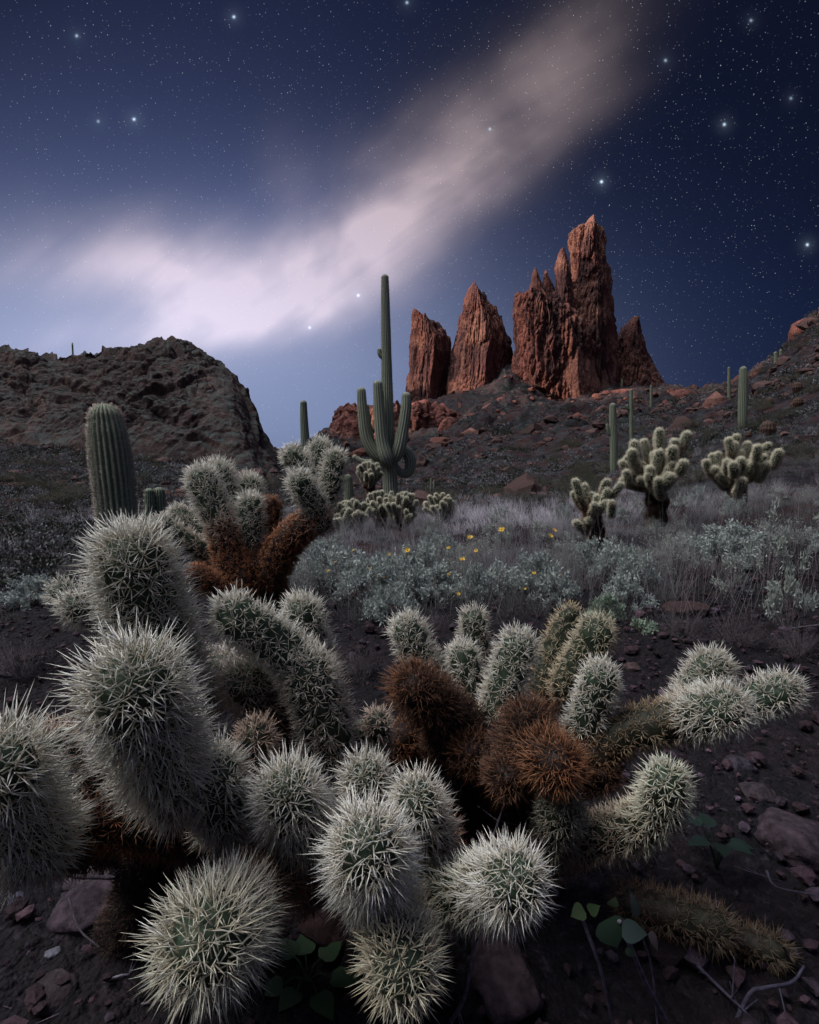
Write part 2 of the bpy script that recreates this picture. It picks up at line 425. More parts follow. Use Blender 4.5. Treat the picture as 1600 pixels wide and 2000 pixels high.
def ground_h(x, y):
    x = np.asarray(x, float); y = np.asarray(y, float); shp = x.shape; x = x.ravel(); y = y.ravel()
    z = base_h(x, y); d = np.clip(np.hypot(x, y), .5, 250)
    p = np.stack([x, y, np.zeros_like(x)], 1)
    far = np.clip((y - 25) / 50, 0, 1) * np.clip((y - 20) / 30, 0, 1)
    z = z + fbm(p * .9, 3, 3) * .05 * np.clip(d / 3, .3, 1) + fbm(p * .23, 3, 5) * .22 * np.clip((d - 3) / 12, 0, 1)
    z = z + (ridged(p * .055, 5, 9, .55) - 1.25) * 2.6 * far + fbm(p * .28, 4, 15, .6) * .8 * np.clip((y - 15) / 60, 0, 1)
    k = y > 32
    if k.any():
        q = p[k]; q = q + fbm(q * .11, 2, 71)[:, None] * np.array([3., 3., 0])
        d1, e1 = cells(q * np.array([.085, .12, 0]), 61); msk = np.clip(fbm(q * .035, 2, 62) * 3 + .45, 0, 1) * np.clip((y[k] - 32) / 30, 0, 1)
        z[k] += (np.clip(e1, 0, .22) * 8.5 - .9) * msk + (ridged(q * .22, 3, 64) - 1.2) * .8 * np.clip((y[k] - 32) / 30, 0, 1)
    return z.reshape(shp)
def gh(x, y): return float(ground_h(np.array([x]), np.array([y]))[0])

def grid_quads(a, b):
    i = np.arange(a - 1)[:, None] * b; j = np.arange(b - 1)[None]
    return np.stack([i + j, i + j + 1, i + b + j + 1, i + b + j], -1).reshape(-1, 4)

def pebble_h(x, y):
    p = np.stack([x, y, np.zeros_like(x)], 1)
    q = p + np.stack([noise3(p * 9, 4), noise3(p * 9, 5), 0 * x], 1) * .03
    d1, e1 = cells(q * 15, 21); d2, e2 = cells(q * 38, 22)
    return np.clip(.5 - d1, 0, 1) * .040 + np.clip(.5 - d2, 0, 1) * .016 + noise3(p * 60, 8) * .003
def build_terrain():
    U = np.unique(np.concatenate([np.linspace(-2.2, -1, 30), np.linspace(-1, 1.05, 620), np.linspace(1.05, 2.2, 30)]))
    D = np.concatenate([np.linspace(.3, 3.4, 30), np.exp(np.linspace(math.log(3.5), math.log(60), 300))[0:], np.exp(np.linspace(math.log(60), math.log(335), 330))[1:]])
    DD, UU = np.meshgrid(D, U, indexing='ij')
    y = DD - 3.0; x = UU * DD * .93
    z = ground_h(x, y)
    near = np.clip((y - 3.6) / 1.2, 0, 1)
    zz = z.ravel() + np.where(y.ravel() > 3.5, pebble_h(x.ravel() * .5, y.ravel() * .5) * np.clip(y.ravel() - 3.5, 0, 1), 0)
    inpatch = (np.abs(x.ravel()) < 3.3) & (y.ravel() < 4.4)
    zz = zz - inpatch * .06
    mb = MB(); mb.add(np.stack([x.ravel(), y.ravel(), zz], 1), Q=grid_quads(*x.shape))
    o = mb.build('terrain', M_TERR); tag(o, 'dusky desert slopes rising towards the rock spires and the right hillside', kind='structure')
    xs = np.linspace(-3.4, 3.4, 620); ys = np.linspace(-.6, 4.6, 480)
    Yg, Xg = np.meshgrid(ys, xs, indexing='ij'); z = ground_h(Xg, Yg).ravel() + pebble_h(Xg.ravel(), Yg.ravel())
    ed = np.maximum(np.abs(Xg) / 3.4, (Yg - .4) / 4.2).ravel(); z = z - np.clip((ed - .95) / .05, 0, 1) * .09
    mb = MB(); mb.add(np.stack([Xg.ravel(), Yg.ravel(), z], 1), Q=grid_quads(*Xg.shape))
    o = mb.build('ground', M_GROUND); tag(o, 'dark purplish gravel floor under the near cholla cacti', kind='structure')
build_terrain()

# left hill: a surface from its foot to the skyline and down the far side
HILL = [(-900, 420), (-600, 560), (-300, 640), (-60, 684), (0, 682), (40, 683), (75, 697), (110, 698), (150, 690), (200, 680), (260, 680), (290, 670), (330, 663), (352, 667), (385, 680), (418, 700), (440, 716), (458, 732), (476, 760), (494, 798), (506, 835), (521, 858), (535, 880), (548, 908), (560, 935), (575, 962)]
def build_hill():
    hp = np.array(HILL, float)
    px = np.concatenate([np.linspace(-900, -40, 90), np.linspace(-38, 576, 560)])
    sky = np.interp(px, hp[:, 0], hp[:, 1])
    tt = np.concatenate([np.linspace(0, 1, 330), np.linspace(1.02, 2.2, 60)])
    foot = np.interp(px, [-900, 0, 300, 576], [900, 870, 905, 985])
    T, PX = np.meshgrid(tt, px, indexing='ij'); SK = np.broadcast_to(sky, T.shape); FT = np.broadcast_to(foot, T.shape)
    tc = np.clip(T, 0, 1)
    cliff = np.interp(PX, [-900, 0, 150, 330, 576], [.3, .35, .55, .9, 1.])
    g = (1 - cliff) * tc ** .8 + cliff * (1 - (1 - tc) ** 1.9)
    rows = FT + (SK - FT) * g
    depth = 46 + 18 * tc ** 1.25
    depth = depth + np.interp(PX, [-900, 0, 576], [10, 0, -6])
    rr = np.stack([(PX - 800) / F, CA - (rows - 1000) / F * SA, -SA - (rows - 1000) / F * CA], -1)
    Pt = CAM + rr * (depth / rr[..., 1])[..., None]
    back = np.clip(T - 1, 0, 2)
    kf = (Pt[..., 1] + back * 45) / Pt[..., 1]; Pt[..., 0] *= kf; Pt[..., 1] *= kf; Pt[..., 2] = Pt[..., 2] - (Pt[..., 2] + 3) * np.clip(back / .9, 0, 1) ** 1.0
    V = Pt.reshape(-1, 3)
    du = np.gradient(Pt, axis=1); dv = np.gradient(Pt, axis=0); N = np.cross(du, dv).reshape(-1, 3); N /= np.linalg.norm(N, axis=1)[:, None] + 1e-9
    N = N * np.sign(-N[:, 1:2] + .3 * N[:, 2:3] + 1e-6)
    d1, e1 = cells(V * np.array([.22, .22, .17]) + fbm(V * .2, 2, 3)[:, None] * .5, 31)
    d2, e2 = cells(V * .55, 32)
    disp = (ridged(V * np.array([.07, .07, .045]), 5, 40, .52) - 1.2) * .65 + np.clip(e1, 0, .25) * 2.8 - .45 + np.clip(e2, 0, .2) * .8 + (ridged(V * .5, 4, 44, .6) - 1.2) * .35
    disp = disp - disp.mean() - .25
    amp = np.clip(tc.ravel() * 4, .15, 1)
    edge = 1 - np.clip((PX.ravel() - 360) / 80, 0, 1) * .6
    V = V + N * (disp * amp * edge)[:, None]
    mb = MB(); mb.add(V, Q=grid_quads(*T.shape))
    o = mb.build('hill', M_HILL); tag(o, 'dark craggy rock hill with a steep right shoulder at the left', kind='structure')
    # unseen canyon side, added in the west to keep the moon off the valley floor
    a = np.linspace(-170, 95, 120); b = np.linspace(0, 1, 40)
    Bq, Aq = np.meshgrid(b, a, indexing='ij')
    crest = 60 - 10 * np.clip((-90 - Aq) / 80, 0, 1)
    Xr = -60 - 80 * Bq; Zr = crest * np.sin(np.clip(Bq / .62, 0, 1) * math.pi / 2) ** 1.0 - np.clip(Bq - .62, 0, 1) * 60
    V = np.stack([Xr.ravel(), Aq.ravel(), Zr.ravel() - 1], 1)
    V = V + np.stack([(ridged(V * .03, 4, 50) - 1.2) * 3, 0 * V[:, 0], (ridged(V * .04, 4, 51) - 1.2) * 3.5], 1)
    mb = MB(); mb.add(V, Q=grid_quads(*Bq.shape)); o = mb.build('hill', M_HILL); tag(o, 'added unseen canyon side west of the viewer, shading the valley floor', kind='structure')
    a = np.linspace(60, 196, 110); b = np.linspace(0, 1, 40)  # unseen ridge added to shade the slopes; its dip lets moonlight reach the mesa
    Bq, Aq = np.meshgrid(b, a, indexing='ij')
    crest = 92 - 34 * np.exp(-((Aq - 118) / 13) ** 2)
    Xr = -152 - 90 * Bq; Zr = crest * np.sin(np.clip(Bq / .5, 0, 1) * math.pi / 2) - np.clip(Bq - .6, 0, 1) * 60
    V = np.stack([Xr.ravel(), Aq.ravel(), Zr.ravel() - 1], 1)
    V = V + np.stack([(ridged(V * .03, 4, 55) - 1.2) * 3, 0 * V[:, 0], (ridged(V * .04, 4, 56) - 1.2) * 4.5], 1)
    mb = MB(); mb.add(V, Q=grid_quads(*Bq.shape)); o = mb.build('hill', M_HILL); tag(o, 'added unseen high ridge west of the rock spires, shading the slopes below them', kind='structure')
build_hill()

# ------------------------------------------------------------------ pinnacles: lofts through traced outlines
def spire(name, rows, y0, parent, mat, depthk=.55, seed=0, seg=380, nh=320, sq=2.2, corner=0., jag=1.0, flute=1.0, lean=0., rough=1.):
    rows = sorted(rows)           # top row first
    py = np.array([r[0] for r in rows], float); xl = np.array([r[1] for r in rows], float); xr = np.array([r[2] for r in rows], float)
    pts = []
    for a, b, c in zip(py, xl, xr):
        L = at_y(b, a, y0); R = at_y(c, a, y0); pts.append((L[2], (L[0] + R[0]) / 2, (R[0] - L[0]) / 2))
    pts = np.array(pts)[::-1]     # bottom first
    z = np.linspace(pts[0, 0], pts[-1, 0], nh); cx = np.interp(z, pts[:, 0], pts[:, 1]); hw = np.interp(z, pts[:, 0], pts[:, 2])
    th = np.arange(seg) / seg * 2 * math.pi
    c, s = np.cos(th), np.sin(th)
    k = (np.abs(c) ** sq + np.abs(s) ** sq) ** (-1 / sq)
    ux, uy = c * k, s * k
    X_ = cx[:, None] + hw[:, None] * (ux[None] + corner * (1 - np.abs(ux[None])) * (uy[None] < 0))
    dk = hw.mean() * .45 + hw * .55
    Y_ = y0 + dk[:, None] * depthk * uy[None] + lean * (z - z[0])[:, None]
    Z_ = np.repeat(z[:, None], seg, 1)
    V = np.stack([X_, Y_, Z_], -1).reshape(-1, 3)
    rad = np.stack([np.tile(ux, nh), np.tile(uy, nh), np.zeros(nh * seg)], 1); rad /= np.linalg.norm(rad, axis=1)[:, None]
    W = V + fbm(V * .06, 2, seed + 9)[:, None] * np.array([3, 3, 0])
    fl1, fe1 = cells(W * np.array([.24, .24, .020]), seed + 1)
    fl2, fe2 = cells(W * np.array([.70, .70, .065]), seed + 2)
    disp = (np.clip(fe1, 0, .35) - .2) * 3.6 * flute + (np.clip(fe2, 0, .3) - .15) * 2.4 * flute + (np.clip(cells(W * np.array([1.7, 1.7, .22]), seed + 3)[1], 0, .3) - .15) * 1.5 * flute + (np.clip(cells(W * np.array([.33, .33, .13]), seed + 4)[1], 0, .25) - .12) * 2.4 * rough + fbm(V * np.array([.5, .5, .22]), 4, seed + 5, .6) * .8 * rough + (ridged(V * np.array([.12, .12, .05]), 4, seed + 6) - 1.2) * 1.0 * rough
    w = np.repeat(hw, seg); amp = np.clip(w / 6., .12, 1)
    V = V + rad * ((disp - disp.mean()) * amp)[:, None]
    up = np.repeat(np.linspace(0, 1, nh), seg)
    V[:, 2] += jag * up ** 2 * ((.45 - cells(W * np.array([.42, .42, 0]), seed + 12)[0]) * 6.5 + noise3(W * np.array([.35, .35, .0]) + 7, seed + 7) * 3.5 + noise3(W * np.array([1., 1., .0]) + 7, seed + 8) * 1.8) * np.clip(w / 5, .1, 1)
    top = V[-seg:].mean(0) + np.array([0, 0, .5])
    Vv = np.vstack([V, top]); i = np.arange(nh - 1)[:, None] * seg; j = np.arange(seg)[None]; j2 = (j + 1) % seg
    Q = np.stack([i + j, i + j2, i + seg + j2, i + seg + j], -1).reshape(-1, 4)
    jj = np.arange(seg); T = np.stack([(nh - 1) * seg + jj, (nh - 1) * seg + (jj + 1) % seg, np.full(seg, nh * seg)], 1)
    mb = MB(); mb.add(Vv, Q=Q, T=T)
    return mb.build(name, mat, parent)
G_SP = 'red rock spires on the ridge'
def pinnacle(px, py, y, label):
    b = at_y(px, py, y); return empty('rock_spire', (b[0], b[1], b[2] - 3), label, 'rock spire', G_SP)
p = pinnacle(835, 785, 208, 'low sawtooth rock spire sloping down to the right, leftmost on the ridge')
spire('rock_face', [(606, 806, 812), (614, 804, 824), (624, 804, 842), (636, 803, 858), (648, 802, 873), (660, 801, 882), (690, 799, 884), (720, 797, 881), (750, 793, 876), (790, 788, 874), (830, 782, 874)], 208, p, M_PIN, 1.1, 100, sq=1.04, corner=.10, jag=.75, flute=.55, rough=.4)
p = pinnacle(935, 790, 202, 'mid-height pointed rock spire between the low left one and the tallest tower')
spire('rock_face', [(554, 923, 927), (562, 916, 933), (575, 908, 945), (590, 903, 958), (604, 901, 968), (625, 897, 981), (645, 892, 990), (670, 886, 998), (700, 881, 1001), (740, 875, 1003), (790, 867, 1006), (840, 860, 1010)], 202, p, M_PIN, 1.1, 200, sq=1.04, corner=.0, jag=.9, flute=.6, rough=.45)
p = pinnacle(1110, 795, 190, 'tallest orange rock tower with slim side pinnacles and a broad pale foot')
spire('tower', [(429, 1149, 1155), (436, 1144, 1160), (441, 1140, 1164), (447, 1120, 1176), (456, 1114, 1179), (480, 1112, 1180), (500, 1110, 1184), (530, 1112, 1190), (560, 1112, 1192), (600, 1105, 1198), (640, 1098, 1203), (680, 1095, 1206), (740, 1085, 1210), (800, 1080, 1212)], 192, p, M_PIN, 1., 300, sq=1.15, jag=.12, flute=.65, rough=.6)
spire('side_pinnacle', [(487, 1095, 1100), (495, 1091, 1104), (510, 1087, 1110), (525, 1084, 1114), (560, 1086, 1118), (600, 1085, 1122), (660, 1075, 1130), (760, 1065, 1135)], 186, p, M_PIN, .9, 310, seg=140, sq=2, jag=.5, flute=.6)
spire('side_pinnacle', [(526, 1042, 1046), (536, 1039, 1050), (550, 1037, 1056), (570, 1033, 1062), (600, 1028, 1072), (650, 1025, 1080), (760, 1020, 1090)], 187, p, M_PIN, .9, 320, seg=140, jag=.6, flute=.6)
spire('side_pinnacle', [(530, 1064, 1067), (540, 1062, 1071), (555, 1061, 1077), (575, 1058, 1084), (620, 1052, 1092), (760, 1050, 1100)], 189, p, M_PIN, .9, 330, seg=120, jag=.6, flute=.6)
spire('cliff', [(573, 1022, 1040), (582, 1012, 1062), (596, 1006, 1100), (614, 1004, 1135), (640, 1002, 1165), (690, 1002, 1180), (730, 1006, 1168), (760, 1020, 1175), (800, 1040, 1180), (840, 1050, 1190)], 189, p, M_PIN, .75, 340, sq=1.5, corner=.1, jag=1., flute=1.1, rough=.6)
spire('buttress', [(672, 1098, 1140), (677, 1082, 1156), (684, 1070, 1170), (694, 1060, 1183), (720, 1050, 1192), (760, 1045, 1204), (800, 1048, 1212), (840, 1050, 1220)], 187.5, p, M_PALE, .8, 350, sq=1.04, corner=-.15, jag=.35, flute=.2, rough=.3)
p = pinnacle(1250, 775, 200, 'small tapering rock spire right of the tallest tower')
spire('rock_face', [(620, 1236, 1246), (628, 1226, 1248), (640, 1213, 1251), (660, 1205, 1256), (690, 1200, 1266), (715, 1197, 1277), (740, 1193, 1294), (765, 1188, 1308), (800, 1180, 1325)], 200, p, M_PIN, 1., 400, sq=1.1, jag=.6, flute=.6, rough=.5)
M0 = empty('mesa', at_y(720, 850, 150) - np.array([0, 0, 4]), 'pinkish rock mesa behind the tall saguaro', 'mesa')
spire('rock_face', [(796, 700, 850), (801, 672, 880), (811, 659, 895), (825, 651, 905), (845, 646, 912), (885, 640, 925)], 150, M0, M_MESA, .45, 500, sq=2.4, jag=.6, flute=.55, seg=340, nh=120)
for px, py, y, rx, ry, lab in [(880, 835, 128, 26, 22, 'dark crag just under the second spire from the left'), (1015, 868, 92, 26, 16, 'low dark ledge at the centre of the slope'), (1130, 842, 84, 24, 14, 'dark ledge left of the armless slope saguaro'), (1062, 822, 120, 22, 14, 'small knobbly outcrop below the foot of the tallest tower'), (920, 890, 80, 24, 18, 'brown crag low on the slope, above the pale grass'), (1245, 812, 80, 20, 12, 'outcrop behind the thin saguaro with a side arm'), (1300, 835, 60, 24, 12, 'reddish ledge right of the thin saguaros'), (1575, 628, 60, 30, 26, 'red crag crowning the right hillside'), (1490, 715, 58, 22, 14, 'red ledge beside the two short hillside saguaros'), (1215, 775, 150, 40, 14, 'broken red ledge along the foot of the small spire'), (1400, 805, 50, 26, 12, 'dark ledge under the skyline notch'), (1180, 800, 95, 26, 16, 'rounded orange boulder below the tallest tower'), (1335, 775, 105, 34, 16, 'flat topped reddish outcrop right of the small spire'), (960, 800, 120, 22, 18, 'pale pink crag on the slope under the spires'), (1030, 745, 185, 10, 10, 'orange rock knob left of the tall tower foot'), (700, 812, 145, 0, 0, None)]:
    if not lab: continue
    b = at_y(px, py, y); r = rx / F * y; py = 1000. + F * 0 + py - 1000. ; g_ = gh(b[0], b[1]); py = 900 + (CAM[2] - g_) / y * F + 1.5
    b[2] = g_
    o_ = empty('rock_outcrop', (b[0], b[1], b[2] - r * .8), lab, 'rock outcrop', 'reddish outcrops on the slope')
    spire('rock_face', [(py - ry, px - rx * .5, px + rx * .4), (py - ry * .7, px - rx * .8, px + rx * .7), (py, px - rx, px + rx), (py + ry, px - rx * 1.1, px + rx * 1.15), (py + ry * 2, px - rx * 1.1, px + rx * 1.2)], y, o_, M_MESA, .7, int(px), seg=120, nh=60, jag=.4, flute=.3)
# ------------------------------------------------------------------ cholla
rng = np.random.default_rng(7)
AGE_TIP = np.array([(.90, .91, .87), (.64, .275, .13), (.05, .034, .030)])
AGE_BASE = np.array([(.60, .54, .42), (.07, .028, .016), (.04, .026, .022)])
AGE_SKIN = np.array([(.034, .056, .034), (.03, .018, .014), (.012, .009, .009)])
def age_mix(tab, a):
    a = np.clip(np.asarray(a, float), 0, 2); i = np.clip(a.astype(int), 0, 1); f = (a - i)[:, None]
    return tab[i] * (1 - f) + tab[i + 1] * f
def joint(name, pts, radii, spl, ages, parent, seed, spacing=.0085, per=9, fine=True, thick=.00055, label=None, capb=False, tint=None, spread=1.):
    r = np.random.default_rng(seed)
    C, R, A, N, B, CO, SI = profile(pts, radii, 22, 7, (True, True))
    mb = MB()
    seg = 28 if fine else 12
    th = np.arange(seg) / seg * 2 * math.pi; K = len(C)
    Vb = C[:, None] + R[:, None, None] * (N[:, None] * np.cos(th)[None, :, None] + B[:, None] * np.sin(th)[None, :, None])
    if fine:
        d1, e1 = cells(Vb.reshape(-1, 3) / (spacing * 1.5), seed); outw = (Vb - C[:, None]).reshape(-1, 3); outw /= np.linalg.norm(outw, axis=1)[:, None] + 1e-9
        Vb = (Vb.reshape(-1, 3) + outw * (np.clip(.5 - d1, -.2, .5) * spacing * .55)[:, None])
    Vb = Vb.reshape(-1, 3)
    i = np.arange(K - 1)[:, None] * seg; j = np.arange(seg)[None]; j2 = (j + 1) % seg
    Q = np.stack([i + j, i + j2, i + seg + j2, i + seg + j], -1).reshape(-1, 4)
    ds = np.linalg.norm(np.diff(C, axis=0), axis=1); s = np.concatenate([[0], np.cumsum(ds + np.abs(np.diff(R)) * .7)]); s /= s[-1]
    ak = np.interp(s, np.linspace(0, 1, len(ages)), ages)
    skin = age_mix(AGE_SKIN, ak)
    mb.add(Vb, Q=Q, col=np.repeat(skin, seg, 0), m=0)
    # areoles, evenly spread by golden angle over the surface area
    w = R + R.max() * .25 * (SI > .5); wm = (w[1:] + w[:-1]) / 2 * np.diff(s); cum = np.concatenate([[0], np.cumsum(wm)]);
    length = ds.sum(); area = 2 * math.pi * (R[1:] + R[:-1]).mean() / 2 * length
    n = int(area / spacing ** 2) + 12
    q = (np.arange(n) + .5) / n * cum[-1]; sf = np.interp(q, cum, s)
    def ip(M): return np.stack([np.interp(sf, s, M[:, k]) for k in range(3)], 1)
    c, rr, ax, nn, bb = ip(C), np.interp(sf, s, R), ip(A), ip(N), ip(B); co, si = np.interp(sf, s, CO), np.interp(sf, s, SI)
    ph = np.arange(n) * 2.399963 + r.normal(0, .12, n)
    rad = nn * np.cos(ph)[:, None] + bb * np.sin(ph)[:, None]
    sf = sf; pos = c + rad * (rr)[:, None] + ax * r.normal(0, spacing * .25, n)[:, None]; nor = rad * co[:, None] + ax * si[:, None]; nor /= np.linalg.norm(nor, axis=1)[:, None]
    nor = nor + ax * .22; nor /= np.linalg.norm(nor, axis=1)[:, None]
    age = np.interp(sf, np.linspace(0, 1, len(ages)), ages)
    # repeat for spines
    P_ = np.repeat(pos, per, 0); Nn = np.repeat(nor, per, 0); a_ = np.clip(np.repeat(age, per) + r.normal(0, .10, n * per), 0, 2)
    ph0 = np.repeat(r.uniform(0, 6.28, n), per) + np.tile(np.arange(per) / per * 6.283, n) + r.normal(0, .25, n * per)
    tilt = np.abs(r.normal(.78 * spread, .34, n * per)); tilt[::per] = r.uniform(0, .35, n); tilt = np.clip(tilt, 0, 1.38)
    u = np.cross(Nn, np.array([.2, .3, .93])); u /= np.linalg.norm(u, axis=1)[:, None]; v = np.cross(Nn, u)
    D = Nn * np.cos(tilt)[:, None] + (u * np.cos(ph0)[:, None] + v * np.sin(ph0)[:, None]) * np.sin(tilt)[:, None]
    L = spl * r.uniform(.55, 1.12, n * per) * (1 - .18 * tilt); L[::per] *= 1.08
    hue = r.uniform(0, 1, n * per)[:, None]
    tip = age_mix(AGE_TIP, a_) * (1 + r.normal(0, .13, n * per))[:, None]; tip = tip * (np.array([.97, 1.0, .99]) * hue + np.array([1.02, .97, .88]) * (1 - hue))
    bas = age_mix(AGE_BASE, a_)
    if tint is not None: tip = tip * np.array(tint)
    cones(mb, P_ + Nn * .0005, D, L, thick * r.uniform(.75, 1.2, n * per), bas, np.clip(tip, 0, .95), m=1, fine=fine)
    o = mb.build(name, [M_FLESH, M_SPINE], parent)
    if label: o['label'] = label
    return o

_sd = [100]
def J(parent, pts, rpx, spx, age=(0, 0), name='stem_joint', label=None, per=8, sp=None, tint=None):
    """pts: (px, py, zc[, r_px]) base first, tip last"""
    _sd[0] += 1
    W = [P(q[0], q[1], q[2]) for q in pts]
    rad = [(q[3] if len(q) > 3 else rpx) / F * q[2] * .86 for q in pts]
    zc = np.mean([q[2] for q in pts]); spl = spx / F * zc * 1.04
    sp = sp or .0104 * (1 if zc < 1 else 1.15)
    ages = age if len(age) > 1 else (age[0], age[0])
    if min(ages) > .6 and zc > 1.2: sp = .0095; spl *= .8
    return joint(name, W, rad, spl, ages, parent, _sd[0], spacing=sp, per=per, thick=.00062 if zc < .7 else (.00066 if zc < 1.15 else .00078), label=label, tint=tint)
def plant(px, py, zc, label, cat='cholla cactus', group='teddy bear cholla cacti in the foreground'):
    b = P(px, py, zc); z = gh(b[0], b[1]); return empty('cholla_cactus', (b[0], b[1], z - .02), label, cat, group)
def trunk(parent, tops, r=.03, age=2.):
    b = np.array(parent.location)
    t0 = P(*tops[0]); mid = (b + t0) / 2 + np.array([.02, -.01, 0])
    _sd[0] += 1
    return joint('trunk', [b, mid, t0], [r * 1.15, r, r * .95], .02, (age, age), parent, _sd[0], spacing=.013, per=7, thick=.0006)
def branch(parent, a, b, r=.022, age=1.7):
    _sd[0] += 1
    return joint('stem_joint', [P(*a), (P(*a) + P(*b)) / 2 - np.array([0, 0, .01]), P(*b)], [r, r, r], .02, (age, age), parent, _sd[0], spacing=.012, per=8, thick=.0006)

def near_chollas():
    # left plant
    p = plant(230, 1650, .95, 'tall cholla at the left with two stacked pale heads, the lower one the largest')
    J(p, [(330, 1330, .74), (298, 1230, .70), (262, 1100, .66)], 70, 54, (.25, 0, 0))
    J(p, [(335, 1545, .60, 54), (308, 1460, .54, 76), (262, 1345, .46, 84)], 84, 72, (.3, .05, 0))
    J(p, [(60, 1640, .55), (10, 1560, .47), (0, 1500, .43)], 74, 76, (.2, 0, 0))
    J(p, [(230, 1570, .66), (150, 1520, .64), (100, 1465, .62)], 46, 38, (1.1, .7, .5))
    J(p, [(420, 1640, .78), (250, 1605, .66), (130, 1590, .62)], 48, 34, (1.9, 1.2, 1.0), label='rusty brown underside joint')
    J(p, [(440, 1600, .68), (428, 1560, .62), (420, 1510, .60)], 48, 48, (.4, .1, 0))
    J(p, [(250, 1215, 1.0), (190, 1205, .95), (150, 1188, .92)], 28, 28, (.4, .1, 0))
    J(p, [(220, 1215, 1.05), (160, 1170, 1.0), (122, 1158, .97)], 22, 25, (.4, .1, 0))
    J(p, [(560, 1440, .85), (520, 1380, .80), (480, 1330, .76)], 46, 36, (1.2, .7, .2), tint=(.75, .75, .8))
    J(p, [(330, 1420, .9), (390, 1360, .86), (440, 1310, .83)], 40, 34, (1.2, .5, .1), tint=(.8, .8, .85))
    J(p, [(500, 1520, .72), (498, 1470, .68), (500, 1440, .66)], 34, 32, (1., .6, .5))
    trunk(p, [(300, 1570, .72)], .036)
    branch(p, (250, 1640, .9), (60, 1640, .58)); branch(p, (300, 1640, .85), (430, 1600, .70)); branch(p, (260, 1500, .9), (330, 1330, .78), .028)
    branch(p, (260, 1400, .98), (240, 1215, 1.0)); branch(p, (420, 1620, .9), (560, 1450, .86))
    # curved arm
    p = plant(640, 1600, 1.1, 'cholla with a thick green arm bending over to the left, in the middle')
    J(p, [(640, 1480, .78), (636, 1410, .76), (600, 1315, .74)], 52, 32, (.5, .25, .1))
    J(p, [(610, 1325, .75), (545, 1262, .73), (462, 1205, .70)], 44, 32, (.1, 0, 0))
    J(p, [(620, 1300, .92), (604, 1250, .90), (590, 1200, .88)], 36, 30, (.2, 0, 0))
    J(p, [(735, 1455, .84), (738, 1430, .82), (738, 1412, .80)], 26, 24, (.8, .5, .4))
    J(p, [(680, 1500, .82), (690, 1470, .80), (690, 1445, .80)], 26, 24, (.5, .3, .2), tint=(.8, .85, .8))
    trunk(p, [(640, 1500, .84)], .034); branch(p, (650, 1480, .9), (640, 1310, .93)); branch(p, (655, 1540, .9), (735, 1460, .85), .018)
    # front heads
    p = plant(690, 1690, 1.05, 'low sprawling cholla whose round spiny heads point at the viewer, front centre')
    J(p, [(600, 1650, .70), (575, 1590, .62), (565, 1550, .58)], 54, 56, (.6, .1, 0))
    J(p, [(735, 1730, .60), (724, 1690, .52), (720, 1655, .455)], 64, 62, (.4, 0, 0))
    J(p, [(850, 1660, .72), (832, 1610, .66), (815, 1562, .62)], 42, 44, (1.2, .3, 0))
    J(p, [(720, 1590, .78), (718, 1550, .72), (716, 1520, .68)], 40, 40, (.6, .1, 0))
    J(p, [(830, 1745, .66), (910, 1745, .60), (960, 1735, .56)], 48, 42, (.8, .3, .2), tint=(.7, .8, .75))
    J(p, [(950, 1740, .58), (985, 1730, .53), (1005, 1722, .49)], 54, 54, (.2, 0, 0))
    J(p, [(560, 1690, .66), (500, 1745, .58), (440, 1790, .50)], 52, 52, (1., .7, .4), tint=(.8, .8, .75))
    J(p, [(445, 1800, .50), (420, 1825, .46), (402, 1843, .42)], 80, 76, (.3, .05, 0), tint=(1., .98, .88))
    J(p, [(775, 1790, .60), (780, 1840, .52), (786, 1895, .45)], 60, 52, (.5, .2, .15), tint=(.95, .95, .8))
    J(p, [(600, 1730, .80), (540, 1700, .74), (505, 1690, .72)], 40, 40, (1.1, .7, .6))
    J(p, [(690, 1700, .85), (640, 1670, .78), (620, 1650, .75)], 40, 30, (1.8, 1.4, 1.2))
    trunk(p, [(720, 1700, .80)], .036)
    branch(p, (700, 1700, .95), (600, 1660, .74)); branch(p, (710, 1720, .9), (740, 1740, .64), .026); branch(p, (700, 1700, .9), (570, 1690, .70), .026)
    branch(p, (720, 1720, .9), (830, 1745, .68), .026); branch(p, (720, 1740, .88), (775, 1790, .63), .024); branch(p, (720, 1680, .9), (850, 1660, .75)); branch(p, (720, 1690, .95), (720, 1590, .80))
    # right plant with dead stems
    p = plant(960, 1640, 1.15, 'cholla with blackened dead stems in its middle and pale upright joints behind, right of centre')
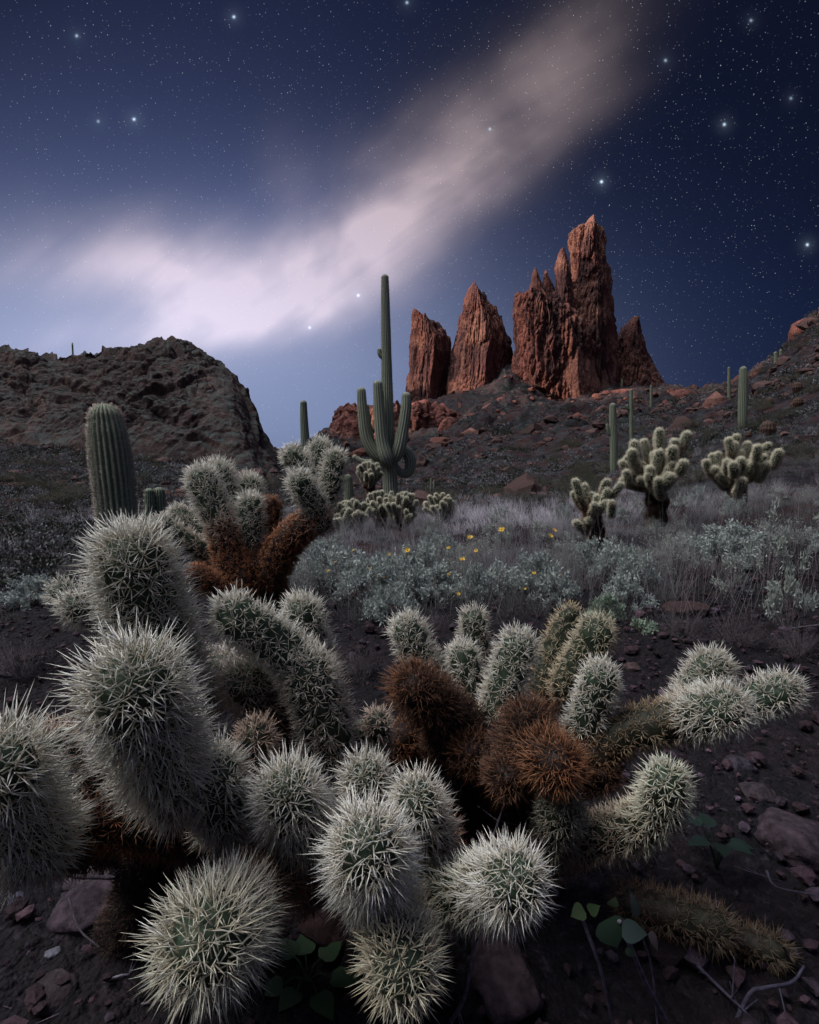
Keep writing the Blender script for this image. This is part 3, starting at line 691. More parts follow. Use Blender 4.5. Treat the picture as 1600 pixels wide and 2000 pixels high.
    D_ = [
     ([(880, 1370, .98), (830, 1300, 1.0), (798, 1235, 1.0)], 34, 26, (.6, .1, 0), None, None),
     ([(935, 1300, 1.12), (930, 1255, 1.12), (925, 1215, 1.12)], 26, 22, (.3, .15, .1), None, None),
     ([(930, 1370, .98), (915, 1330, .98), (905, 1285, .98)], 31, 22, (.3, .1, 0), None, None),
     ([(975, 1385, .92), (992, 1325, .92), (1012, 1270, .92)], 38, 26, (.3, .05, 0), None, None),
     ([(1060, 1370, 1.08, 40), (1088, 1280, 1.08, 36), (1112, 1205, 1.07, 20)], 36, 20, (.9, .4, .35), None, (.9, .9, .7)),
     ([(1110, 1340, 1.02), (1140, 1285, 1.0), (1165, 1238, .98)], 36, 22, (.6, .25, .15), None, (.95, .95, .8)),
     ([(1125, 1450, .92), (1150, 1400, .90), (1172, 1330, .88)], 36, 25, (.5, .05, 0), None, None),
     ([(930, 1440, .92), (860, 1385, .88), (812, 1345, .85)], 44, 38, (2, 1.88, 1.6), 'dead orange brown joint', None),
     ([(1010, 1480, .88), (1025, 1440, .84), (1032, 1412, .80)], 38, 38, (2, 1.9, 1.72), 'blackened joint', None),
     ([(1010, 1450, .84), (1060, 1475, .76), (1088, 1492, .71)], 46, 42, (2, 1.7, 1.28), 'dead orange joint', None),
     ([(980, 1470, .88), (990, 1500, .80), (992, 1520, .76)], 34, 38, (2, 1.9, 1.7), 'blackened joint', None),
     ([(900, 1600, 1.0), (890, 1500, .95), (880, 1420, .92)], 52, 34, (2, 1.9, 1.7), 'blackened stem', None),
     ([(960, 1600, 1.0), (960, 1520, .98), (970, 1430, .95)], 52, 34, (2, 2, 1.7), 'blackened stem', None),
     ([(1130, 1500, .90), (1220, 1430, .88), (1350, 1400, .86)], 40, 22, (1.2, .6, .5), None, (.62, .65, .5)),
     ([(1340, 1390, .95), (1365, 1345, .94), (1390, 1310, .93)], 38, 28, (.5, .1, 0), None, None),
     ([(1350, 1400, .86), (1385, 1392, .82), (1412, 1385, .79)], 46, 34, (.4, 0, 0), None, None),
     ([(1420, 1390, .93), (1470, 1368, .90), (1525, 1352, .88)], 34, 30, (.4, 0, 0), None, None),
     ([(1110, 1640, .80), (1210, 1625, .76), (1285, 1590, .70), (1302, 1530, .66)], 40, 31, (.8, .5, .2, 0), None, (.95, 1, .9)),
     ([(1080, 1670, .84), (1088, 1620, .78), (1095, 1580, .74)], 42, 28, (.9, .5, .3), None, (.55, .65, .6)),
     ([(1070, 1560, .94), (1130, 1520, .90), (1175, 1510, .88)], 34, 26, (2, 1.8, 1.7), 'blackened joint', None),
     ([(820, 1480, 1.0), (790, 1440, .96), (760, 1470, .94)], 30, 24, (1.8, 1.3, 1.0), None, None),
     ([(1000, 1560, .92), (960, 1500, .88), (920, 1470, .86)], 36, 34, (2, 1.8, 1.6), 'blackened joint', None)]
    for pts, r, s, a, lab, ti in D_: J(p, pts, r, s, a, label=lab, tint=ti)
    trunk(p, [(950, 1500, .98)], .04)
    branch(p, (960, 1560, 1.0), (1110, 1640, .82), .03); branch(p, (980, 1480, 1.0), (1130, 1490, .92), .03); branch(p, (970, 1440, 1.0), (1060, 1370, 1.08), .028)
    branch(p, (970, 1440, 1.), (930, 1300, 1.1), .02); branch(p, (1080, 1470, .98), (1120, 1350, 1.02), .024)
    # orange trunked plant behind
    p = plant(525, 1225, 1.55, 'cholla with rusty orange lower stems and a crown of pale joints, behind the left heads')
    D_ = [
     ([(440, 1040, 1.36), (420, 1000, 1.36), (396, 940, 1.36)], 37, 24, (.5, .05, 0), None),
     ([(478, 1130, 1.36, 44), (456, 1100, 1.36, 42), (437, 1030, 1.36, 38)], 40, 20, (1.2, 1.0, .7), 'rusty orange lower stem'),
     ([(460, 1040, 1.5), (445, 990, 1.5), (428, 930, 1.5)], 36, 24, (.3, 0, 0), None),
     ([(500, 1060, 1.52), (496, 1000, 1.52), (488, 950, 1.52)], 28, 22, (.3, .05, 0), None),
     ([(482, 1090, 1.40), (488, 1040, 1.38), (490, 988, 1.38)], 30, 22, (.5, .1, 0), None),
     ([(520, 1120, 1.45), (526, 1050, 1.46), (528, 990, 1.47)], 26, 16, (1.7, 1.4, 1.2), 'dead dark orange joint'),
     ([(525, 1125, 1.38, 44), (562, 1058, 1.36, 40), (615, 1012, 1.35, 34)], 40, 18, (1.5, 1.1, .85), 'rusty orange arm'),
     ([(625, 1020, 1.35), (612, 985, 1.34), (588, 945, 1.32)], 31, 22, (.7, .1, 0), None),
     ([(628, 965, 1.42), (605, 935, 1.42), (574, 893, 1.42)], 27, 22, (.4, .05, 0), None),
     ([(630, 970, 1.44), (628, 930, 1.44), (626, 880, 1.44)], 26, 22, (.3, .05, 0), None),
     ([(630, 985, 1.40), (645, 950, 1.40), (655, 900, 1.40)], 26, 22, (.4, .05, 0), None),
     ([(415, 1085, 1.40), (370, 1060, 1.38), (318, 1025, 1.36)], 24, 18, (.6, .2, .05), None),
     ([(430, 1070, 1.50), (390, 1040, 1.5), (352, 1008, 1.5)], 26, 19, (.6, .2, .05), None),
     ([(485, 1165, 1.34), (430, 1150, 1.32), (385, 1125, 1.30)], 28, 20, (1.6, 1.2, 1.0), 'rusty orange stub')]
    for pts, r, s, a, lab in D_: J(p, [q[:3] + tuple(v * .82 for v in q[3:]) for q in pts], r * .80, s * .92, a, label=lab)
    J(p, [(525, 1330, 1.5, 60), (515, 1200, 1.42, 58), (500, 1110, 1.40, 50)], 50, 18, (2, 1.75, 1.4), name='trunk')
    branch(p, (470, 1100, 1.44), (415, 1085, 1.42), .024, 1.3); branch(p, (490, 1110, 1.46), (460, 1040, 1.5), .03, 1.3)
    # fallen joints in the dim lower right
    b = P(1380, 1800, .93)
    p = empty('fallen_cholla_joint', (b[0], b[1], gh(b[0], b[1])), 'dull olive fallen cholla piece lying on dark gravel near the lower right corner', 'cactus joint', 'fallen cholla pieces')
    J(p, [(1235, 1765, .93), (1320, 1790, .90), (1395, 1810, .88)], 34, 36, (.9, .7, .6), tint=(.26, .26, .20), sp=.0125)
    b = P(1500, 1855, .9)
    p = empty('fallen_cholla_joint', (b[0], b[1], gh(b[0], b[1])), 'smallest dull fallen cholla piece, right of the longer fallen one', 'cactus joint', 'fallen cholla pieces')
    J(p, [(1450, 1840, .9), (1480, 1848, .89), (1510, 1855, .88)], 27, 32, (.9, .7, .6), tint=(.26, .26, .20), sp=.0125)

# middle-distance chollas: traced or grown joints, each a part
def far_joint(p, a, b, r, spl, age, bendv, seed, name='stem_joint'):
    a, b = np.array(a), np.array(b); m = (a + b) / 2 + bendv
    sc = np.linalg.norm(b[:2])
    return joint(name, [a, m, b], [r * .9, r, r], spl, age, p, seed, spacing=.0125, per=7, fine=False, thick=.0011, spread=.62, tint=(1.0, .97, .82))
def mid_cholla(base, y, ends, label, trunk_top, rj=9, sp=5, seed=0, group='small chollas among the dry grass'):
    """base (px,py) ; y distance; ends: [(px,py)] tips ; trunk_top (px,py)"""
    r = np.random.default_rng(seed)
    b = at_y(base[0], base[1], y); b[2] = gh(b[0], b[1]) - .03
    p = empty('cholla_cactus', b, label, 'cholla cactus', group)
    k = y / F; tt = at_y(trunk_top[0], trunk_top[1], y)
    far_joint(p, b, tt, rj * 1.6 * k, .03, (2, 1.9, 1.3), np.array([.01, 0, 0]), seed * 50 + 1, 'trunk')
    for q in range(7):      # dead clumps on the trunk
        f = r.uniform(.15, .95); c = b * (1 - f) + tt * f; a_ = r.uniform(0, 6.28)
        e = c + np.array([math.cos(a_) * 1.6, math.sin(a_) * 1.6, -.4]) * rj * k * r.uniform(.6, 1.)
        far_joint(p, c, e, rj * 1.1 * k, .03, (1.9, 1.35 + .5 * (1 - f)), 0, seed * 50 + 2 + q)
    ends = list(ends); cxm = np.mean([e[0] for e in ends])
    extra = []
    for e in ends:                       # shorter side joints nearer the middle of the crown
        f = r.uniform(.35, .75); extra.append((trunk_top[0] + (e[0] - trunk_top[0]) * f + r.uniform(-1, 1) * rj, trunk_top[1] + (e[1] - trunk_top[1]) * f * 1.05 + r.uniform(-1, 1) * rj))
    for i, e in enumerate(ends + extra):
        outer = i < len(ends); q = r.uniform(-1, 1); ww = 2.6 * rj * k * (1 if outer else 2.2)
        tip = at_y(e[0], e[1], y) + np.array([0, q * ww - (0 if outer else rj * k * 1.5), 0])
        v = tip - tt; L = np.linalg.norm(v) + 1e-6
        d = v / L; d = d + np.array([0, 0, .9 if outer else .6]) + r.normal(0, .25, 3); d /= np.linalg.norm(d)
        ln = rj * k * r.uniform(2.6, 4.6); rt = tip - d * ln
        rad_ = rj * k * r.uniform(.62, .82)
        far_joint(p, rt, tip - d * rad_ * .8, rad_, sp * k * 1.25, (.3, 0, 0), r.normal(0, .12, 3) * rad_, seed * 80 + 12 + i)
        if outer and L > ln * 1.1:
            far_joint(p, tt + r.normal(0, .3, 3) * rad_, rt, rad_ * .9, sp * k, (1.4, .8, .35), np.array([0, 0, -.10 * L]), seed * 80 + 62 + i)
    return p
def crown(cx, cy, w, h, n, seed):
    r = np.random.default_rng(seed); out = []
    for i in range(n):
        t = (i + .5) / n; a = math.pi * (1.04 - 1.08 * t); q = r.uniform(.55, 1.) if i % 2 else r.uniform(.88, 1.)
        out.append((cx + math.cos(a) * w * q, cy - max(math.sin(a), -.1) * h * q + r.uniform(-3, 3)))
    return out
def mid_chollas():
    mid_cholla((1165, 1052), 4.9, [(1124, 938), (1126, 962), (1148, 948), (1183, 938), (1180, 955), (1212, 945), (1122, 1020), (1165, 968)], 'smallest of the three cholla bushes on the right slope, with few forked arms', (1158, 1002), 8.5, 5, 1)
    mid_cholla((1285, 1035), 5.6, [(1210, 902), (1222, 893), (1215, 920), (1248, 862), (1268, 860), (1228, 880), (1288, 840), (1298, 842), (1350, 845), (1322, 860), (1272, 885), (1262, 905), (1302, 895), (1250, 915), (1238, 900), (1218, 938), (1288, 905), (1240, 935), (1310, 880), (1310, 920)], 'largest rounded cholla bush on the right slope, arm reaching up to the right', (1278, 945), 9.5, 5.5, 2)
    mid_cholla((1437, 1015), 6.4, [(1385, 900), (1402, 888), (1395, 915), (1420, 858), (1452, 850), (1438, 865), (1474, 865), (1488, 872), (1500, 868), (1480, 885), (1412, 885), (1425, 905), (1460, 880), (1470, 905), (1445, 895), (1500, 885), (1398, 922)], 'rounded cholla bush farthest right, below the single saguaro on the slope', (1440, 935), 9, 5, 3)
    mid_cholla((722, 1052), 9., crown(722, 922, 24, 20, 11, 4), 'small cholla with a round crown left of the tall saguaro trunk', (724, 938), 4.8, 2.6, 4)
    mid_cholla((742, 1060), 7.6, crown(738, 985, 26, 30, 9, 5), 'cholla with two upright arms in front of the tall saguaro base', (740, 1010), 5.5, 3, 5)
    mid_cholla((785, 1062), 7.2, crown(783, 985, 34, 26, 14, 6) + [(812, 1002), (762, 1004)], 'cholla bush just right of the tall saguaro base', (784, 1004), 5.5, 3, 6)
    mid_cholla((868, 1048), 8.0, crown(858, 990, 32, 28, 15, 7) + [(888, 998)], 'lone cholla bush in pale grass, right of the saguaro group', (866, 1006), 5.2, 3, 7)
    mid_cholla((640, 1062), 6.6, crown(655, 1010, 34, 28, 13, 8), 'cholla bush half hidden behind the pale joints at the left of the saguaro group', (645, 1030), 6, 3.4, 8)
    mid_cholla((700, 1058), 7.2, crown(690, 1000, 38, 26, 15, 9), 'spreading cholla bush between the hidden one and the two-armed one', (700, 1022), 5.6, 3, 9)

# ------------------------------------------------------------------ saguaro
def ribbed(name, pts, radii, parent, ribs=18, n=60, spines=0, spl=.03, seed=0, col=(.13, .165, .115), crest=(.32, .34, .25), label=None, scol=(.62, .55, .46), seg_per=6, tipw=1.):
    C, R, A, N, B, CO, SI = profile(pts, radii, n, 9, (False, True))
    seg = ribs * seg_per; th = np.arange(seg) / seg * 2 * math.pi
    prof = np.abs(np.cos(th * ribs / 2)) ** .75
    r = np.random.default_rng(seed)
    bul = 1 + .035 * noise3(np.stack([np.arange(len(C)) * .13, np.zeros(len(C)), np.full(len(C), seed * 3.1)], 1), 5)
    rad = (R * bul)[:, None] * (.86 + .14 * prof[None])
    V = C[:, None] + rad[..., None] * (N[:, None] * np.cos(th)[None, :, None] + B[:, None] * np.sin(th)[None, :, None])
    K = len(C); i = np.arange(K - 1)[:, None] * seg; j = np.arange(seg)[None]; j2 = (j + 1) % seg
    Q = np.stack([i + j, i + j2, i + seg + j2, i + seg + j], -1).reshape(-1, 4)
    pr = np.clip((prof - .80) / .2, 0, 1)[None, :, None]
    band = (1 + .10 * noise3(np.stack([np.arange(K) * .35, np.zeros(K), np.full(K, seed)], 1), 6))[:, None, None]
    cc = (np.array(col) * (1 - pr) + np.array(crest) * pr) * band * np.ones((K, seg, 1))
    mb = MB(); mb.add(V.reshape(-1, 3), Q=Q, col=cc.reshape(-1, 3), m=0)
    if spines:
        ds = np.linalg.norm(np.diff(C, axis=0), axis=1); s = np.concatenate([[0], np.cumsum(ds)]); na = int(s[-1] / spines)
        sv = (np.arange(na) + .5) / na * s[-1] * .995
        out = []
        for q in range(ribs):
            a = q / ribs * 2 * math.pi; g = sv + r.normal(0, spines * .1, na)
            c = np.stack([np.interp(g, s, C[:, k]) for k in range(3)], 1); nn = np.stack([np.interp(g, s, N[:, k]) for k in range(3)], 1); bb = np.stack([np.interp(g, s, B[:, k]) for k in range(3)], 1); ax = np.stack([np.interp(g, s, A[:, k]) for k in range(3)], 1)
            rr = np.interp(g, s, R * bul); co = np.interp(g, s, CO); si = np.interp(g, s, SI)
            rd = nn * math.cos(a) + bb * math.sin(a); out.append((c + rd * rr[:, None], rd * co[:, None] + ax * si[:, None]))
        pos = np.concatenate([o[0] for o in out]); nor = np.concatenate([o[1] for o in out]); per = 9
        Pp = np.repeat(pos, per, 0); Nn = np.repeat(nor, per, 0); Nn /= np.linalg.norm(Nn, axis=1)[:, None] + 1e-9
        m = len(Pp); D = Nn + r.normal(0, .75, (m, 3)); D /= np.linalg.norm(D, axis=1)[:, None]; D = np.where((D * Nn).sum(1)[:, None] < 0, D - 2 * Nn * (D * Nn).sum(1)[:, None], D)
        L = spl * r.uniform(.5, 1.1, m)
        cones(mb, Pp, D, L, np.full(m, .0012), np.array(scol) * .45, np.array(scol) * (1 + r.normal(0, .12, m))[:, None], m=1, fine=False)
    o = mb.build(name, [M_FLESH, M_SPINE], parent)
    if label: o['label'] = label
    return o
def saguaro(px0, pyb, y, w, pts, label, group='saguaro cacti on the slopes', ribs=16, spines=0, spl=.03, arms=(), n=50, **kw):
    """pts: [(px, py, halfwidth_px)] bottom first"""
    b = at_y(pts[0][0], pts[0][1], y); g = gh(b[0], b[1])
    p = empty('saguaro_cactus', (b[0], b[1], min(g, b[2]) - .05), label, 'saguaro cactus', group)
    W = [at_y(q[0], q[1], y) for q in pts]
    if W[0][2] > g - .05: W[0] = np.array([b[0], b[1], g - .05])
    ribbed('trunk', W, [q[2] / F * y for q in pts], p, ribs, n, spines, spl, int(px0), **kw)
    for ar in arms:
        dy = ar[1]; a = [at_y(q[0], q[1], y + dy * (0 if i == 0 else 1)) for i, q in enumerate(ar[0])]
        ribbed('arm', a, [q[2] / F * y for q in ar[0]], p, 13, 40, spines, spl, int(px0) + int(ar[0][0][0]), **kw)
    return p
def saguaros():
    saguaro(215, 1130, 3.9, 0, [(240, 1150, 31), (233, 1080, 33), (226, 985, 36), (217, 902, 37), (209, 840, 33), (206, 818, 29)], 'young armless saguaro with a leaning club shape at the left', group='young armless saguaros', ribs=22, spines=.017, spl=.026, n=90, scol=(.85, .72, .64), col=(.12, .18, .11), crest=(.46, .47, .36))
    saguaro(292, 1040, 7.0, 0, [(296, 1050, 9), (293, 1000, 10), (292, 962, 9)], 'left one of the pair of small saguaros beside the young leaning one', group='pair of small saguaros', ribs=14, spines=.06, spl=.03, col=(.08, .125, .08))
    saguaro(313, 1040, 7.1, 0, [(315, 1050, 11), (313, 1000, 12), (311, 962, 11)], 'right and thicker one of the pair of small saguaros', group='pair of small saguaros', ribs=14, spines=.06, spl=.03, col=(.08, .125, .08))
    arms = [
     ([(758, 902, 6), (737, 893, 10), (717, 860, 11), (709, 810, 10), (706, 765, 8.5)], -.12),
     ([(760, 900, 6), (733, 880, 7), (720, 840, 8), (714, 795, 7)], .35),
     ([(762, 908, 7), (756, 898, 12), (746, 860, 12), (741, 800, 10.5), (738, 752, 9)], -.32),
     ([(762, 905, 6), (777, 885, 12), (787, 840, 11.5), (793, 800, 10.5), (794, 775, 9)], -.2),
     ([(764, 878, 7), (790, 880, 11), (802, 900, 11), (798, 921, 10), (784, 924, 8), (775, 912, 6), (772, 905, 4.5)], .1),
     ([(758, 905, 6), (735, 903, 7), (714, 903, 6), (700, 898, 5.5), (693, 893, 5)], .1),
     ([(752, 698, 4), (746, 697, 4.5), (742, 691, 4.5), (741, 684, 4)], 0.)]
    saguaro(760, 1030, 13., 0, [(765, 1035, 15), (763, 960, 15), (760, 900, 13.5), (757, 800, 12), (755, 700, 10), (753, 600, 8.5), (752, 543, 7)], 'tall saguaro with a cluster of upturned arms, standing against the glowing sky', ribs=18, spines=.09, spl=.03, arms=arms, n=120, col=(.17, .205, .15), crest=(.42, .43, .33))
    saguaro(593, 900, 19., 0, [(598, 940, 9), (597, 880, 9), (594, 820, 7.5), (593, 788, 6.5)], 'slim armless saguaro rising from behind the pale cholla crown', ribs=14, arms=())
    saguaro(680, 985, 14., 0, [(683, 1000, 10), (681, 960, 10), (679, 935, 9)], 'short stout saguaro behind the cholla group left of the tall one', ribs=16)
    saguaro(1198, 912, 21., 0, [(1199, 920, 7), (1199, 860, 7.5), (1197, 820, 7), (1197, 793, 6)], 'armless saguaro on the slope above the smallest right cholla bush', ribs=14, arms=[([(1199, 850, 3), (1190, 848, 3), (1187, 838, 3), (1186, 830, 2.5)], 0)])
    saguaro(1233, 845, 38., 0, [(1234, 850, 3.4), (1233, 800, 3.4), (1233, 762, 2.8)], 'thin saguaro with a small side arm between the outcrops', ribs=10, n=30, arms=[([(1233, 802, 1.5), (1227, 798, 2), (1225, 792, 2)], 0)])
    saguaro(1272, 795, 60., 0, [(1272, 797, 2.4), (1272, 770, 2.4), (1272, 754, 2)], 'thin distant saguaro right of the orange boulder', ribs=10, n=20)
    saguaro(1424, 775, 48., 0, [(1425, 783, 3), (1424, 745, 3), (1424, 719, 2.4)], 'narrow saguaro on the skyline where the right hillside starts', ribs=10, n=30)
    saguaro(1450, 850, 24., 0, [(1450, 848, 7), (1451, 800, 8.5), (1452, 750, 8), (1452, 722, 6.5)], 'thick armless saguaro on the right slope above the farthest right cholla', ribs=16, spines=.1, spl=.03)
    saguaro(1516, 735, 52., 0, [(1517, 738, 4), (1516, 710, 4), (1515, 690, 3.2)], 'left of the two short saguaros high on the right hillside', ribs=10, n=20)
    saguaro(1526, 733, 53., 0, [(1527, 735, 3.2), (1526, 705, 3.2), (1525, 685, 2.6)], 'right of the two short saguaros high on the right hillside', ribs=10, n=20)
    for px, pt, pb, y, lab in [(845, 890, 905, 70, 'tiny pale saguaro on the dim slope right of the tall one'), (1045, 885, 908, 55, 'tiny saguaro on the dark slope below the mesa'), (842, 935, 952, 30, 'left of two slender saguaros behind the lone cholla'), (848, 938, 952, 31, 'right of two slender saguaros behind the lone cholla'), (662, 862, 882, 90, 'tiny saguaro stub below the mesa left edge'), (1215, 742, 758, 185, 'tiny saguaro at the foot of the small spire'), (950, 872, 892, 75, 'tiny saguaro at the centre of the dark slope'), (1345, 812, 826, 70, 'tiny saguaro left of the skyline notch'), (142, 676, 690, 66, 'tiny dark saguaro on the left hill skyline')]:
        saguaro(px, pb, y, 0, [(px, pb, 1.5), (px, (pt + pb) / 2, 1.6), (px, pt, 1.2)], lab, group='tiny far saguaros', ribs=8, n=10, seg_per=2)
near_chollas(); mid_chollas(); saguaros()
# ------------------------------------------------------------------ plants and stones
def on_ground_y(px, py, lo=1.2, hi=120):   # distance where the ground shows at that pixel
    r = ray(px, py); ys = np.exp(np.linspace(math.log(lo), math.log(hi), 240)); t = ys / r[1]
    h = ground_h(t * r[0], ys); z = CAM[2] + t * r[2]; k = np.where(z <= h)[0]
    return float(ys[k[0]]) if len(k) else hi
def leaf_cloud(n, rx, ry, rz, ll, lw, col, r, mb, cv=.2, m=0, stems=16, hollow=.35, droop=0.):
    """small pointed leaves along many fine stems that fan out from the base"""
    ph = r.uniform(0, 6.283, stems); el = np.arccos(r.uniform(.12, 1, stems)); Ls = r.uniform(.75, 1.05, stems)
    tip = np.stack([np.cos(ph) * np.sin(el) * rx, np.sin(ph) * np.sin(el) * ry, np.cos(el) * rz], 1) * Ls[:, None]
    k = r.integers(0, stems, n); f = r.uniform(hollow, 1., n) ** .7
    bow = np.stack([0 * f, 0 * f, (f * (1 - f)) * rz * .5], 1)
    pos = tip[k] * f[:, None] + bow + r.normal(0, .045, (n, 3)) * max(rx, rz)
    pos[:, 2] = np.abs(pos[:, 2])
    D = r.normal(0, 1, (n, 3)) + tip[k] / np.linalg.norm(tip[k], axis=1)[:, None] * .8; D[:, 2] += .2 - droop; D /= np.linalg.norm(D, axis=1)[:, None]
    S = np.cross(D, r.normal(0, 1, (n, 3))); S /= np.linalg.norm(S, axis=1)[:, None]
    L = ll * r.uniform(.6, 1.2, n); Wd = lw * r.uniform(.7, 1.2, n)
    V = np.stack([pos, pos + D * (L * .5)[:, None] + S * (Wd * .5)[:, None], pos + D * L[:, None], pos + D * (L * .5)[:, None] - S * (Wd * .5)[:, None]], 1)
    c = np.array(col) * (1 + r.normal(0, cv, n))[:, None]; c = np.clip(c, .005, .9)
    mb.add(V.reshape(-1, 3), Q=np.arange(n * 4).reshape(-1, 4), col=np.repeat(c, 4, 0), m=m)
    return tip
def twigs(mb, tips, r0, col, r, m=0, sub=4):
    n = len(tips); base = r.normal(0, .01, (n, 3)); base[:, 2] = -.02
    L = np.linalg.norm(tips, axis=1); D = tips / L[:, None]
    cones(mb, base, D, L, np.full(n, r0), np.array(col), np.array(col) * 1.2, m=m, bend=r.normal(0, .03, (n, 3)) * L[:, None])
    k = np.repeat(np.arange(n), sub); f = r.uniform(.25, .9, n * sub); q = tips[k] * f[:, None]
    d = D[k] + r.normal(0, .55, (n * sub, 3)); d /= np.linalg.norm(d, axis=1)[:, None]
    cones(mb, q, d, L[k] * (1 - f) * r.uniform(.4, .9, n * sub) + .02, np.full(n * sub, r0 * .55), np.array(col), np.array(col) * 1.3, m=m)
PROTO = {}
def shrub_proto(kind, v):
    key = (kind, v)
    if key in PROTO: return PROTO[key]
    r = np.random.default_rng(hash_(kind) * 10 + v)
    a, b = MB(), MB()
    if kind == 'brittle': t = leaf_cloud(3000, 1, 1, .9, .10, .042, (.37, .415, .39), r, a, stems=34); twigs(b, t, .012, (.16, .13, .13), r)
    elif kind == 'fine': t = leaf_cloud(2600, 1, 1, .9, .055, .016, (.30, .33, .30), r, a, stems=60, hollow=.2); twigs(b, t, .009, (.17, .145, .15), r)
    elif kind == 'bright': t = leaf_cloud(1300, 1, 1, .85, .12, .075, (.30, .38, .29), r, a, stems=30); twigs(b, t, .012, (.12, .12, .08), r)
    elif kind == 'spray': t = leaf_cloud(800, .7, .7, 1.1, .10, .034, (.36, .40, .36), r, a, stems=16, hollow=.5); twigs(b, t, .010, (.16, .14, .15), r, sub=8)
    elif kind == 'dark': t = leaf_cloud(900, 1, 1, .8, .06, .012, (.06, .055, .06), r, a, stems=70, hollow=.1); twigs(b, t, .010, (.10, .085, .095), r, sub=10)
    else: t = leaf_cloud(3600, 1, 1, .75, .035, .016, (.058, .068, .042), r, a, stems=90, hollow=.3); twigs(b, t, .008, (.07, .055, .05), r)
    fo = a.build('foliage', M_LEAF, None, smooth=False); tw = b.build('stem', M_BARK, None)
    PROTO[key] = [fo, tw, False]; return PROTO[key]
def hash_(s): return sum(ord(c) * (i + 3) for i, c in enumerate(s))
def shrub(kind, px, py, wpx, hpx, label, cat, group, name, seed, y=None):
    y = y or on_ground_y(px, py); b = at_y(px, py, y); z = gh(b[0], b[1])
    o = empty(name, (b[0], b[1], z - .02), label, cat, group)
    fo, tw, used = shrub_proto(kind, seed % 3)
    for q in (fo, tw):
        c = q if not used else q.copy()
        if used: COL.objects.link(c)
        c.parent = o; c.location = (0, 0, 0)
    PROTO[(kind, seed % 3)][2] = True
    sx = wpx / F * y * (1.25 if kind in ('brittle', 'fine', 'spray') else 1); sz = hpx / F * y * (1.15 if kind in ('brittle', 'fine', 'spray') else 1)
    o.scale = (sx, sx, sz); o.rotation_euler = (0, 0, seed * 1.7)
    return o
def shrubs():
    B = [('brittle', 640, 1150, 62, 95, 'silvery leafy shrub right below the saguaro group, at its left end'), ('brittle', 730, 1165, 70, 95, 'wide silvery shrub with yellow blooms left of the darkest gap'),
     ('brittle', 815, 1150, 62, 92, 'silvery green shrub in the middle of the flowering patch'), ('fine', 885, 1155, 52, 90, 'grey wispy shrub among tall flower stalks'),
     ('brittle', 965, 1160, 55, 70, 'low silvery shrub right of the flower stalks'), ('brittle', 1035, 1155, 60, 82, 'dense silvery shrub behind the right cholla joints'),
     ('fine', 1100, 1125, 55, 90, 'pale fine-leaved shrub left of the smallest right cholla'), ('brittle', 1165, 1120, 55, 80, 'silvery shrub at the foot of the smallest right cholla'),
     ('bright', 1185, 1215, 42, 78, 'bright green leafy shrub, the broadest leaved one'), ('bright', 1255, 1235, 34, 45, 'low bright leafy shrub trailing right of the broad-leaved one'),
     ('brittle', 1240, 1150, 45, 85, 'silvery shrub below the largest cholla bush'), ('fine', 1300, 1100, 60, 80, 'grey wispy shrub below the largest cholla trunk'),
     ('brittle', 1345, 1090, 52, 50, 'small silvery shrub between the two right cholla bushes'), ('brittle', 1440, 1075, 60, 62, 'silvery shrub at the foot of the farthest right cholla'),
     ('spray', 1500, 1130, 58, 125, 'open leafy sprig shrub below the farthest right cholla'), ('spray', 1540, 1235, 62, 160, 'tall open sprig shrub by the right edge'), ('spray', 1430, 1165, 42, 85, 'thin sprig shrub left of the tall open one'),
     ('fine', 580, 1170, 60, 110, 'dim wispy shrub behind the orange cholla trunk'), ('fine', 930, 1100, 60, 60, 'wispy shrub under the pale grass band'), ('fine', 1520, 1060, 60, 60, 'pale purple shrub near the right edge'), ('brittle', 60, 1180, 60, 60, 'dim grey shrub at the left edge')]
    for i, (k, px, py, w, h, l) in enumerate(B): shrub(k, px, py, w, h, l, 'shrub', 'silvery shrubs in the valley floor', 'brittlebush', i)
    Dk = [(700, 1330, 75, 110, 'dark leafless shrub between the curved arm and the dead stems'), (1340, 1245, 75, 100, 'dark twiggy shrub above the right arm of the cholla'), (1440, 1260, 80, 120, 'dark twiggy shrub behind the right cholla heads'), (1560, 1280, 70, 110, 'dark twiggy shrub at the right edge'), (40, 1330, 100, 140, 'black shrub at the left edge beside the big heads'), (180, 1130, 90, 70, 'dark shrub under the young leaning saguaro'), (1380, 1130, 70, 70, 'dark shrub between the sprig shrubs and the cholla bushes'), (850, 1230, 60, 60, 'dark low shrub behind the pale upright joints')]
    for i, (px, py, w, h, l) in enumerate(Dk): shrub('dark', px, py, w, h, l, 'shrub', 'dark twiggy shrubs', 'twiggy_shrub', i)
    Ol = [(1110, 945, 45, 50, 16, 'olive bush at the dark middle slope, nearest the pale grass'), (1050, 950, 50, 45, 20, 'olive bush left of the tallest olive one'), (1145, 915, 40, 50, 22, 'tallest olive bush left of the armless slope saguaro'), (985, 965, 45, 32, 18, 'low olive bush at the end of the pale grass'), (1160, 960, 35, 40, 14, 'olive bush behind the smallest right cholla'), (1490, 800, 30, 30, 30, 'olive bush above the thick saguaro on the hillside'), (1560, 770, 30, 26, 34, 'olive bush on the right hillside near the edge'), (1330, 880, 40, 26, 20, 'olive bush behind the arm of the largest cholla bush'), (60, 900, 45, 30, 30, 'dim olive bush on the left slope'), (120, 1040, 60, 34, 14, 'dim olive bush behind the young leaning saguaro'), (520, 960, 50, 60, 26, 'olive bush below the steep shoulder of the hill')]
